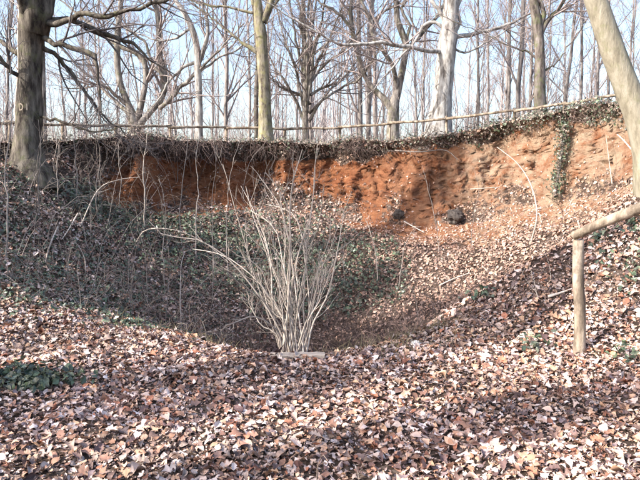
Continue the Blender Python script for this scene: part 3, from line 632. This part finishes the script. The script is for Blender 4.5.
o = link('plank', mkmesh('plank', V, q, t, m_wood, np.tile((.44, .36, .29), (len(V), 1)), smooth=False)); o.location = (a + b) / 2 + [0, .02, .018]
o.rotation_euler = (R(6), R(-1), math.atan2(b[1] - a[1], b[0] - a[0])); tag(o, 'short pale weathered plank lying at the foot of the bare shrub', 'plank')

# ------------------------------------------------------------------ handrail in the right foreground
M_POLE = bark_mat('peeled_pole', (.13, .10, .075), (.30, .24, .18), (.44, .37, .30), (.13, .10, .075), .57)
pb = at(579, 364, 5.5); pb[2] = gz(pb[0], pb[1]); pt = at(578.5, 240, 5.5)
hr = empty('handrail', pb); tag(hr, 'rustic handrail of a round post and sloping pole at right', 'handrail')
P = catmull(np.array([pb - [0, 0, .25], pb * .66 + pt * .34 + [.008, 0, 0], pb * .33 + pt * .67 - [.006, 0, 0], pt]) - pb, 12)
link('post', Tubes().add(P, np.linspace(.056, .048, 12), 14, cap=True, lump=.05).mesh('post', M_POLE), hr)
r0 = pt + [-.045, .01, .035]; r1 = at(640, 208, 5.15); r2 = r1 + (r1 - r0) * 1.6
P = catmull(np.array([r0, r0 * .5 + r1 * .5 + [0, 0, .008], r1, r2]) - pb, 18)
link('rail', Tubes().add(P, np.linspace(.040, .060, 18), 14, cap=True, lump=.05).mesh('rail', M_POLE), hr)
p2 = r1 + (r1 - r0) * 1.45; g2 = float(gz(p2[0], p2[1]))
P = catmull(np.array([[p2[0], p2[1], g2 - .25], [p2[0] + .01, p2[1], (g2 + p2[2]) / 2], p2 - [0, 0, .05]]) - pb, 10)
link('post', Tubes().add(P, np.linspace(.056, .05, 10), 14, cap=True, lump=.05).mesh('post', M_POLE), hr)

# ------------------------------------------------------------------ rail fence along the top
def fence():
    kp = [(-40, 122), (40, 124), (110, 125), (220, 128), (300, 130), (360, 127), (400, 122), (440, 119), (500, 112), (560, 105), (615, 96), (700, 84)]
    kx, ky = zip(*kp)
    def fp(px):
        Y = 18.0
        for _ in range(30): Y = .5 * Y + .5 * (float(lipY((px - 320) / FPX * Y)) + 1.7)
        return at(px, np.interp(px, kx, ky), Y)
    posts = [-30, 8, 62, 115, 170, 226, 285, 340, 390, 447, 515, 565, 618, 668]
    root = empty('rail_fence', fp(320) * [1, 1, 0] + [0, 0, float(gz(fp(320)[0], fp(320)[1]))]); tag(root, 'single-rail pole fence along the top of the pit', 'fence'); o0 = np.array(root.location)
    T_ = [fp(x) for x in posts]
    for i, p in enumerate(T_):
        g = float(gz(p[0], p[1])); P = np.array([[p[0], p[1] + .05, g - .25], [p[0] + rng.normal(0, .01), p[1] + .05, (g + p[2]) / 2], [p[0] + rng.normal(0, .02), p[1] + .05, p[2] + .07]]) - o0
        link('post', Tubes().add(catmull(P, 6), np.linspace(.045, .038, 6), 8, cap=True, lump=.08).mesh('post', M_POLE), root)
        if i:
            a = T_[i - 1]; n = 8; t = np.linspace(-.03, 1.03, n)[:, None]; P = a * (1 - t) + p * t - [0, .04, 0]; P[:, 2] += .02 * np.sin(t[:, 0] * 3.1 + i) + rng.normal(0, .006, n)
            link('rail', Tubes().add(P - o0, np.linspace(.042, .034, n), 8, cap=True, lump=.06).mesh('rail', M_POLE), root)
fence()

# ------------------------------------------------------------------ trees
TWC = np.array([.29, .24, .225])
def tree(label, Y, trunk, limbs=(), mat=M_GREY, ext=9.0, n1=16, n2=6, n3=4, tc=TWC, group=None, lump=.08, base=None, name='bare_tree', up=True, twl=(.35, 1.1), bl=(1.0, 2.4)):
    """trunk: (px, py, width px) from the foot up; limbs the same with an optional depth offset"""
    P = np.array([at(q[0], q[1], Y + (q[3] if len(q) > 3 else 0)) for q in trunk]); Rr = np.array([q[2] for q in trunk]) * Y / FPX / 2
    g = base if base is not None else np.array([P[0][0], P[0][1], float(gz(P[0][0], P[0][1]))])
    root = empty(name, g); tag(root, label, 'tree', group)
    first = np.array([[P[0][0], P[0][1], g[2] - .3]]) if base is None else np.array([g - [0, 0, .4]])
    d = unit((P[-1] - P[-2])[None])[0]; d = unit((d + [0, 0, .35])[None])[0]
    P = np.vstack([first, P, P[-1] + d * ext * .5, P[-1] + d * ext + [0, 0, ext * .05]]); Rr = np.concatenate([[Rr[0] * 1.25], Rr, [Rr[-1] * .6, Rr[-1] * .15]])
    P, Rr = resamp(P - g, Rr, 44); Rr = Rr * (1 + .55 * np.exp(-np.maximum(P[:, 2], 0) / .28))
    link('trunk', Tubes().add(P, Rr, 16, lump=lump).mesh('trunk', mat), root)
    LP, LR = [], []
    for l in limbs:
        q = np.array([at(k[0], k[1], Y + (k[3] if len(k) > 3 else 0)) for k in l]); r = np.array([k[2] for k in l]) * Y / FPX / 2
        dd = unit((q[-1] - q[-2])[None])[0]
        e = 2.5 if q[-1][2] > 5.0 else .8
        q = np.vstack([q, q[-1] + unit((dd + [0, .1, .3])[None])[0] * e]); r = np.concatenate([r, [r[-1] * .3]])
        a, b = resamp(q - g, r, 20); a[2:] += rng.normal(0, .018, (18, 3)); LP.append(a); LR.append(b)
        link('limb', Tubes().add(a, b, 8, lump=lump * .6).mesh('limb', mat), root)
    # limbs of the upper crown
    k = P[:, 2] > (P[-1, 2] - ext * .95); a, b = resamp(P[k], Rr[k], 20)
    U, UR = grow(a[None], b[None], 9, .05, .95, (2.0, 4.0), (25, 55), .55, 20, .04, .07, .012, .15)
    tb = Tubes().add(U, UR, 6, tc)
    LP2 = np.concatenate([np.array(LP).reshape(-1, 20, 3), U]); LR2 = np.concatenate([np.array(LR).reshape(-1, 20), UR])
    B, BR = grow(LP2, LR2, n1, .12, .98, bl, (25, 65), .5, 7, .05, .14, .008); tb.add(B, BR, 4, tc)
    C, CR = grow(B, BR, n2, .15, .98, twl, (25, 60), .55, 5, .05, .16, .005); tb.add(C, CR, 3, tc)
    if n3: D, DR = grow(C, CR, n3, .2, .95, (.15, .5), (20, 55), .7, 4, .05, .16, .0035); tb.add(D, DR, 3, tc)
    link('crown', tb.mesh('crown', M_TWIG), root)
    return root
t1 = tree('thick furrowed tree at far left marked with pale letters', 12.6, [(28, 158, 28), (29, 130, 24), (30, 100, 22), (31, 65, 23), (32, 35, 25), (37, 12, 30)],
     [[(38, 14, 18), (46, 0, 15), (56, -25, 12), (70, -70, 9)], [(28, 22, 13), (22, 0, 11, -.3), (14, -30, 9, -.5)], [(42, 24, 8), (60, 22, 6, -.2), (80, 14, 5, -.4), (110, 16, 4.5, -.6), (126, 10, 4, -.8), (172, -2, 3, -1)],
      [(42, 22, 7), (64, 19, 5.5, .2), (86, 25, 5, .3), (112, 37, 4.5, .4), (134, 44, 3.5, .5), (150, 60, 2, .5)], [(40, 36, 6), (58, 44, 5, -.3), (80, 50, 4.5, -.4), (97, 59, 4, -.5), (98, 76, 2.5, -.5)],
      [(40, 46, 5.5), (56, 57, 4.5, .2), (72, 74, 4, .4), (90, 98, 3, .6), (106, 118, 2, .7)], [(26, 55, 6), (12, 50, 5, .3), (-4, 38, 4, .6), (-30, 20, 3, .8)], [(24, 80, 5), (12, 72, 4.5, -.2), (2, 58, 4, -.3), (-12, 50, 3, -.4)],
      [(36, 115, 3.2), (55, 121, 2.6, -.1), (78, 127, 2.4, -.2), (96, 131, 1.5, -.2)]], M_OLD, 8, 9, 5, 3, tc=np.array([.14, .12, .115]), lump=.16, twl=(.25, .8), bl=(.6, 1.6))
# pale letters painted on it
ctr = at(30.2, 108.5, 12.6) ; tx = []
def stroke(pts, wd):
    out = []
    for (x0, z0), (x1, z1) in zip(pts[:-1], pts[1:]):
        d = np.array([x1 - x0, z1 - z0]); d /= np.linalg.norm(d); n = np.array([-d[1], d[0]]) * wd / 2
        out.append([(x0 + n[0], z0 + n[1]), (x1 + n[0], z1 + n[1]), (x1 - n[0], z1 - n[1]), (x0 - n[0], z0 - n[1])])
    return out
sq = stroke([(-.095, -.065), (-.095, .065)], .024) + stroke([(-.095, .06), (-.04, .055), (-.015, .02), (-.015, -.02), (-.04, -.055), (-.095, -.06)], .022) + stroke([(.06, -.065), (.06, .065)], .026)
Vq = []; rt = 22 * 12.6 / FPX / 2
for s4 in sq:
    for k, (x, z) in enumerate(s4): Vq.append((x, -math.sqrt(max(rt * rt - x * x, 0)) * 1.15 - .03, z))
mp_, n_, b_ = newmat('pale_paint', .8, .2); b_.inputs['Base Color'].default_value = (.34, .28, .22, 1)
Vq = np.array(Vq) + ctr - np.array(t1.location); o = link('painted_letters', mkmesh('painted_letters', Vq, np.arange(len(Vq)).reshape(-1, 4), None, mp_), t1)

tree('slim grey tree rising just right of the thick marked trunk', 19, [(44, 138, 6), (43, 90, 5.5), (42, 40, 5), (41, 0, 5)], [], M_GREY, 8, 8, 4, 2)
tree('twisting multi-stemmed tree left of the slim forked tree', 21.5, [(134, 139, 13), (134, 122, 11), (129, 106, 7), (121, 86, 6), (117, 62, 6), (118, 30, 6), (121, 0, 5)],
     [[(136, 122, 8), (143, 100, 6), (146, 78, 5.5), (143, 58, 5.5), (132, 50, 5), (114, 42, 4)], [(138, 126, 8), (150, 112, 6), (163, 95, 6, .3), (164, 74, 6, .4), (159, 50, 5.5, .5), (158, 20, 5, .5), (155, -5, 4, .5)],
      [(160, 108, 4.5), (172, 98, 4, -.3), (182, 85, 3.5, -.4), (192, 78, 3, -.5)], [(163, 76, 3.5), (152, 62, 3), (146, 42, 2.5), (128, 30, 2)], [(128, 106, 4), (112, 92, 3, -.2), (98, 84, 2.5, -.4), (84, 88, 1.6, -.5)], [(131, 116, 4.5), (118, 104, 3.6, .3), (106, 92, 3, .5), (94, 74, 2, .7)]], M_GREY, 8, 14, 6, 3)
tree('slim pale forked tree left of the mossy trunk', 21, [(199, 139, 8), (199, 100, 7), (198, 70, 7), (197, 48, 6.5), (191, 26, 6), (180, 6, 5), (172, -8, 4.5)],
     [[(198, 66, 4.5), (205, 45, 4), (208, 25, 3.5), (203, 8, 3), (202, -12, 3)], [(196, 62, 3.5), (182, 68, 3), (170, 80, 2.5), (162, 95, 1.6)], [(199, 72, 3), (212, 62, 2.5), (224, 55, 2), (240, 46, 1.5)], [(192, 28, 3), (180, 34, 2.5), (168, 40, 2), (150, 38, 1.4)]], M_PALE, 8, 13, 6, 3)
tree('straight tree with mossy yellow-green trunk at left of centre', 19, [(266, 141, 13.5), (265, 110, 12), (264, 80, 11.5), (262, 50, 11), (260, 25, 11), (258, 10, 9)],
     [[(263, 22, 8), (269, 8, 7), (274, -10, 6)], [(258, 18, 6), (254, 2, 6), (252, -16, 5)], [(260, 54, 5), (252, 49, 4.5), (243, 43, 3.5), (241, 42, 2.5)], [(257, 14, 3), (240, 10, 2.5), (222, 6, 2.2), (205, 5, 1.6)], [(268, 12, 3), (280, -2, 2.5), (292, -14, 2)]], M_MOSS, 8, 12, 5, 3)
tree('thin dark tree close behind the mossy trunk', 23, [(257, 139, 5), (256, 100, 4.6), (258, 60, 4.5), (255, 20, 4)], [], M_DARK, 7, 8, 4, 2)
fan = []
for k, (ex, ey) in enumerate([(272, 62), (282, 30), (290, 5), (298, -10), (303, 0), (309, -15), (316, -5), (324, 8), (334, 28), (345, 48), (352, 68), (360, 78), (278, 85), (340, 82)]):
    sx = 304 + k * .5; sy = 122 - (k % 5) * 9; fan.append([(sx, sy, 3.2), (sx + (ex - sx) * .3, sy + (ey - sy) * .42, 2.6, rng.normal(0, .4)), (sx + (ex - sx) * .65, sy + (ey - sy) * .72, 2.2, rng.normal(0, .6)), (ex, ey, 1.6, rng.normal(0, .9))])
tree('broom-like tree of fanning upright branches at centre', 22.5, [(306, 140, 7), (305, 115, 6), (305, 80, 5), (304, 40, 4.5), (303, 0, 4)], fan, M_GREY, 6, 12, 5, 3, tc=np.array([.23, .185, .17]))
tree('forked wavy-limbed tree left of the broad pale trunk', 20.5, [(393, 142, 12), (393, 120, 11), (394, 104, 10), (399, 86, 7.5), (403, 66, 7), (406, 45, 6.5), (398, 22, 6), (396, 0, 5)],
     [[(391, 108, 8), (381, 95, 6), (372, 88, 5.5, .2), (364, 74, 5, .3), (358, 52, 4.5, .3), (352, 30, 4.5, .2), (351, 8, 4, .1), (356, -14, 3)], [(397, 92, 5.5), (394, 70, 4.5, -.3), (384, 52, 4, -.5), (373, 36, 4, -.6), (370, 18, 3.5, -.5), (362, 2, 3, -.5)],
      [(404, 56, 4.5), (412, 44, 4, .3), (424, 32, 3.5, .5), (440, 12, 3, .6)], [(404, 48, 3.5), (410, 26, 3), (402, 10, 2.8), (410, -6, 2.4)], [(353, 32, 3.5), (344, 18, 3), (332, 8, 2.4), (320, 2, 2)], [(371, 22, 3), (384, 12, 2.5), (398, 4, 2.2), (410, -4, 2)]], M_GREY, 8, 12, 5, 3)
tree('broad pale smooth trunk right of centre behind the fence', 19.3, [(438, 142, 25), (440, 118, 22), (443, 90, 19), (446, 60, 18), (449, 30, 17), (451, 5, 15)],
     [[(444, 52, 4.5), (425, 50, 4, -.5), (400, 46, 3.6, -.9), (378, 42, 3.2, -1.2), (352, 45, 2.8, -1.4), (330, 39, 2.2, -1.6)], [(452, 36, 5), (464, 36, 4.5, .2), (480, 31, 4, .3), (502, 27, 3, .4)], [(446, 30, 4), (434, 22, 3.5), (422, 28, 3), (414, 42, 2.2)],
      [(447, 24, 4.5), (438, 10, 4), (430, -6, 3.5)], [(454, 34, 3.5), (460, 22, 3.2), (457, 8, 3), (462, -8, 2.6)], [(450, 46, 2.6), (462, 52, 2.2), (476, 48, 1.6)]], M_PALE, 9, 12, 5, 3)
tree('straight dark tree standing above the ivy thatch at right', 18.2, [(541, 118, 12), (540, 95, 11), (540, 65, 10), (539, 40, 9.5), (536, 15, 9), (533, -5, 8)],
     [[(541, 34, 5), (546, 22, 5), (554, 12, 4), (566, -2, 3.2)], [(540, 28, 4.5), (544, 12, 4.5), (540, 0, 4), (541, -16, 3)], [(538, 60, 2.5), (526, 50, 2), (514, 48, 1.5)], [(542, 72, 2.4), (552, 66, 2), (560, 58, 1.4)]], M_DARK, 9, 12, 5, 3)
b9 = np.array([6.05, 11.0, float(gz(6.05, 11.0))])
tree('smooth trunk leaning in from the right edge', 11.0, [(642, 128, 25), (627, 88, 23.5), (612, 48, 22), (599, 10, 20.5), (588, -30, 18)], [[(592, -22, 8), (604, -48, 6.5), (625, -75, 5)], [(590, -30, 8), (570, -52, 6), (545, -78, 5)]], M_TAN, 7, 12, 5, 3, base=b9, lump=.05)

# woodland behind: eight prototypes, copied
def slender(h, r, lean, seed, twist=.1):
    n = 16; z = np.linspace(0, h, n); P = np.column_stack([lean * (z / h) ** 1.3 * h + .10 * np.cumsum(rng.normal(0, twist, n)), .10 * np.cumsum(rng.normal(0, twist, n)), z]); P[:, :2] -= P[0, :2]
    Rr = r * np.linspace(1, .18, n) ** .8; P[0, 2] = -.4
    tm = Tubes().add(P, Rr, 8, lump=.06).mesh('trunk', M_BACK)
    A, AR = grow(P[None], Rr[None], 24, .08, .97, (1.2, 3.2), (20, 50), .5, 8, .09, .1, .012, .2); tb = Tubes().add(A, AR, 4, TWC)
    B, BR = grow(A, AR, 5, .2, .97, (.6, 1.6), (20, 50), .55, 5, .07, .13, .008); tb.add(B, BR, 3, TWC * 1.05)
    C, CR = grow(B, BR, 5, .2, .95, (.3, .9), (20, 50), .65, 4, .05, .13, .006); tb.add(C, CR, 3, TWC * 1.1)
    return tm, tb.mesh('crown', M_TWIG)
protos = [slender(rng.uniform(13, 18), rng.uniform(.05, .11), rng.uniform(-.13, .13), k, .28) for k in range(8)]
LM = [(-200, 'the left picture edge'), (30, 'the thick marked trunk'), (137, 'the twisting multi-stemmed tree'), (199, 'the slim pale forked tree'), (264, 'the mossy trunk'), (306, 'the broom-like tree'), (393, 'the wavy-limbed tree'), (440, 'the broad pale trunk'), (541, 'the dark tree above the ivy'), (622, 'the leaning trunk')]
ORD = ['first', 'second', 'third', 'fourth', 'fifth', 'sixth', 'seventh', 'eighth', 'ninth', 'tenth', 'eleventh', 'twelfth', 'thirteenth', 'fourteenth', 'fifteenth', 'sixteenth', 'seventeenth', 'eighteenth', 'nineteenth', 'twentieth'] + ['next'] * 40
def put(k, x, y, sc, label, group, rz=None):
    root = empty('slender_tree', (x, y, float(gz(x, y)))); tag(root, label, 'tree', group); root.rotation_euler = (0, 0, rng.uniform(0, 6.28) if rz is None else rz); root.scale = (sc,) * 3
    for nme, me in zip(('trunk', 'crown'), protos[k]): link(nme, me, root)
hand = [(8, 26), (104, 30), (226, 27), (360, 26), (367, 24.5), (376, 33), (421, 30), (476, 27), (488, 33), (505, 25), (515, 24), (527, 30), (558, 26), (575, 23), (590, 31), (604, 27), (632, 30)]
pos = hand + [(px, rng.uniform(27, 58)) for px in np.linspace(-45, 685, 44) + rng.uniform(-8, 8, 44)]
pos.sort(); cnt = {}
for px, Y in pos:
    i = max(k for k, (q, _) in enumerate(LM) if px >= q); cnt[i] = cnt.get(i, 0) + 1
    lab = f'slender bare background tree, {ORD[cnt[i] - 1]} to the right of {LM[i][1]}' if i else f'slender bare background tree, {ORD[cnt[i] - 1]} one counted in from the left picture edge'
    put(int(rng.integers(8)), (px - 320) / FPX * Y, Y, rng.uniform(.8, 1.25) , lab, 'slender woodland trees behind the fence')
# trees of the same wood to the left of and behind the camera: they throw the shadows seen on the leaves
sd = np.array([.90, .44])
def sparse(h, r, n1, n2):
    n = 16; z = np.linspace(0, h, n); P = np.column_stack([.12 * np.cumsum(rng.normal(0, .3, n)), .12 * np.cumsum(rng.normal(0, .3, n)), z]); P[:, :2] -= P[0, :2]; P[0, 2] = -.4
    Rr = r * np.linspace(1, .25, n); A, AR = grow(P[None], Rr[None], n1, .35, .97, (1.4, 3.2), (25, 55), .45, 8, .07, .1, .012, .2); tb = Tubes().add(A, AR, 4, TWC)
    if n2: B, BR = grow(A, AR, n2, .2, .97, (.6, 1.5), (20, 50), .5, 5, .07, .13, .006); tb.add(B, BR, 3, TWC)
    return Tubes().add(P, Rr, 10, lump=.06).mesh('trunk', M_BACK), tb.mesh('crown', M_TWIG)
protos += [sparse(12, .17, 9, 2), sparse(11, .12, 8, 3), sparse(13, .22, 10, 2)]
for k, (tx_, ty_, dist, lab) in enumerate([(.3, 3.65, 8.5, 'stout bare tree left of the camera that shades the nearest leaves'), (-1.6, 4.35, 7.5, 'thin bare tree left of the camera beside the stout one'), (-.5, 5.35, 14, 'bare tree on the left bank farther from the camera'), (-4.2, 7.4, 8, 'bare tree on the left bank just before the pit')]):
    put(8 + k % 3, tx_ - sd[0] * dist, ty_ - sd[1] * dist, 1.0, lab, 'trees outside the left picture edge')
def shade_tree(x, y, lo, hi, rad, lab, m=1500):  # ivy tree added out of view, foliage placed so its shade falls on target
    g = float(gz(x, y)); root = empty('added_ivy_tree', (x, y, g)); tag(root, lab, 'tree', 'trees outside the left picture edge'); h = hi + 2
    z = np.linspace(-.4, h, 14); P = np.column_stack([.05 * np.sin(z * .7), .05 * np.cos(z * .9), z]); Rr = np.linspace(.11, .03, 14)
    link('trunk', Tubes().add(P, Rr, 10, lump=.08).mesh('trunk', M_DARK), root)
    zz = rng.uniform(lo, hi, m); a_ = rng.uniform(0, 6.28, m); r_ = rad * np.sqrt(rng.random(m)) * (.55 + .45 * np.sin(np.pi * (zz - lo) / (hi - lo))) * (1 + .35 * noise(zz * 1.3, a_ * .9, 0, 400))
    d = np.column_stack([np.cos(a_), np.sin(a_), .3 + 0 * a_]); Q = np.column_stack([r_ * d[:, 0], r_ * d[:, 1], zz])
    ivy_obj('foliage', None, Q, unit(d), (.10, .17), (0, .03), .7, parent=root)
    A, AR = grow(P[None], Rr[None], 24, lo / h, hi / h, (.25, .3 + rad * 1.2), (40, 80), .3, 5, .05, .15, .008); link('crown', Tubes().add(A, AR, 4, TWC * .7).mesh('crown', M_TWIG), root)
shade_tree(2.4 - .9 * 12.5, 7.05 - .44 * 12.5, 7.0, 10.4, .62, 'tall ivy-clad tree added out of view at left to shade the bank by the handrail')
shade_tree(.2 - .9 * 12.5, 9.8 - .44 * 12.5, 4.6, 9.6, 1.05, 'broad ivy-clad tree added out of view on the left bank to shade the hollow', 2600)
shade_tree(-4.0 - .9 * 7, 8.7 - .44 * 7, 1.8, 8.0, 1.15, 'low ivy-clad tree added out of view to shade the left bank nearest the picture edge', 3600)
shade_tree(-3.2 - .9 * 8, 11.5 - .44 * 8, 2.0, 7.0, 1.1, 'ivy-clad tree added out of view level with the thick marked trunk to shade the left bank', 3000)
shade_tree(1.2 - .9 * 9, 4.05 - .44 * 9, 5.2, 7.4, .34, 'narrow ivy-clad tree added left of the camera behind the stout one to strengthen a shadow band', 700)
shade_tree(-.6 - .9 * 10, 4.95 - .44 * 10, 5.8, 7.4, .30, 'slight ivy-clad tree added left of the camera behind the thin one to strengthen a shadow band', 500)
shade_tree(-2.6 - .9 * 8, 3.7 - .44 * 8, 4.6, 7.6, .6, 'shorter ivy-clad tree added left of the camera to dim the left foreground leaves', 1000)

def far_wood():
    n = 260; px = rng.uniform(-80, 720, n); Y = rng.uniform(50, 105, n); x = (px - 320) / FPX * Y; h = rng.uniform(9, 17, n)
    t = np.linspace(0, 1, 6); P = np.stack([x[:, None] + rng.normal(0, .03, (n, 1)) * h[:, None] * t + rng.normal(0, .12, (n, 6)), Y[:, None] + 0 * t, 2.3 + h[:, None] * t], -1); Rr = rng.uniform(.05, .15, n)[:, None] * np.linspace(1, .2, 6)
    c = np.array([.32, .28, .275]); tb = Tubes().add(P, Rr, 4, c * rng.uniform(.7, 1.3, (n, 1)))
    A, AR = grow(P, Rr, 12, .1, .97, (1.5, 4.0), (20, 50), .5, 5, .08, .1, .014); tb.add(A, AR, 3, c)
    B, BR = grow(A, AR, 4, .2, .95, (.8, 2.2), (20, 50), .6, 3, .06, .1, .012); tb.add(B, BR, 3, c * 1.1)
    tag(link('far_wood', tb.mesh('far_wood', M_TWIG)), 'far-off leafless wood filling the background behind the trees', 'wood', kind='stuff')
    n = 700; px = rng.uniform(-60, 700, n); Y = rng.uniform(20.5, 34, n); x = (px - 320) / FPX * Y; g = gz(x, Y)
    d = unit(rng.normal(size=(n, 3)) * [.35, .35, .1] + [0, 0, 1]); out = [np.column_stack([x, Y, g - .1])]; L = rng.uniform(.5, 2.2, n)
    for k in range(5): d = unit(d + rng.normal(size=(n, 3)) * .13); out.append(out[-1] + d * (L / 5)[:, None])
    P = np.stack(out, 1); Rr = rng.uniform(.006, .014, n)[:, None] * np.linspace(1, .4, 6); c = np.array([.24, .20, .18]); tb = Tubes().add(P, Rr, 3, c * rng.uniform(.6, 1.4, (n, 1)))
    A, AR = grow(P, Rr, 6, .2, .97, (.3, 1.0), (20, 55), .6, 4, .06, .14, .005); tb.add(A, AR, 3, c)
    tag(link('understorey', tb.mesh('understorey', M_TWIG)), 'thin twiggy undergrowth standing behind the rail fence', 'undergrowth', kind='stuff')
far_wood()

# ------------------------------------------------------------------ ivy-clad root hanging down the scarp at right
def hanging_ivy():
    top = at(563, 122, 15.0); xs = top[0]; yb = float(lipY(xs)); P = []
    P = np.array([at(564, 122, yb - .35), at(563, 145, yb - .55), at(560, 165, yb - .75), at(557, 182, yb - 1.0), at(555, 197, yb - 1.25)])
    root = empty('ivy_clad_root', P[-1]); tag(root, 'ivy-clad root hanging down the pale clay below the thatch at right', 'root')
    Q = catmull(P - P[-1], 14); link('stem', Tubes().add(Q, np.linspace(.05, .03, 14), 8, (.12, .10, .085), lump=.1).mesh('stem', M_TWIG), root)
    m = 760; k = 13 * rng.random(m) ** 1.35; i = np.minimum(k.astype(int), 12); f = (k - i)[:, None]; C = Q[i] * (1 - f) + Q[i + 1] * f; d = rng.normal(size=(m, 3)) * [.085, .09, .08]
    ivy_obj('foliage', None, C + d, unit(d + [0, -.1, .05]), (.04, .07), (0, .03), .8, parent=root, dry=.35)
hanging_ivy()
print('objects', len(bpy.data.objects), 'tris', sum(len(m.loops) - 2 * len(m.polygons) for m in bpy.data.meshes))
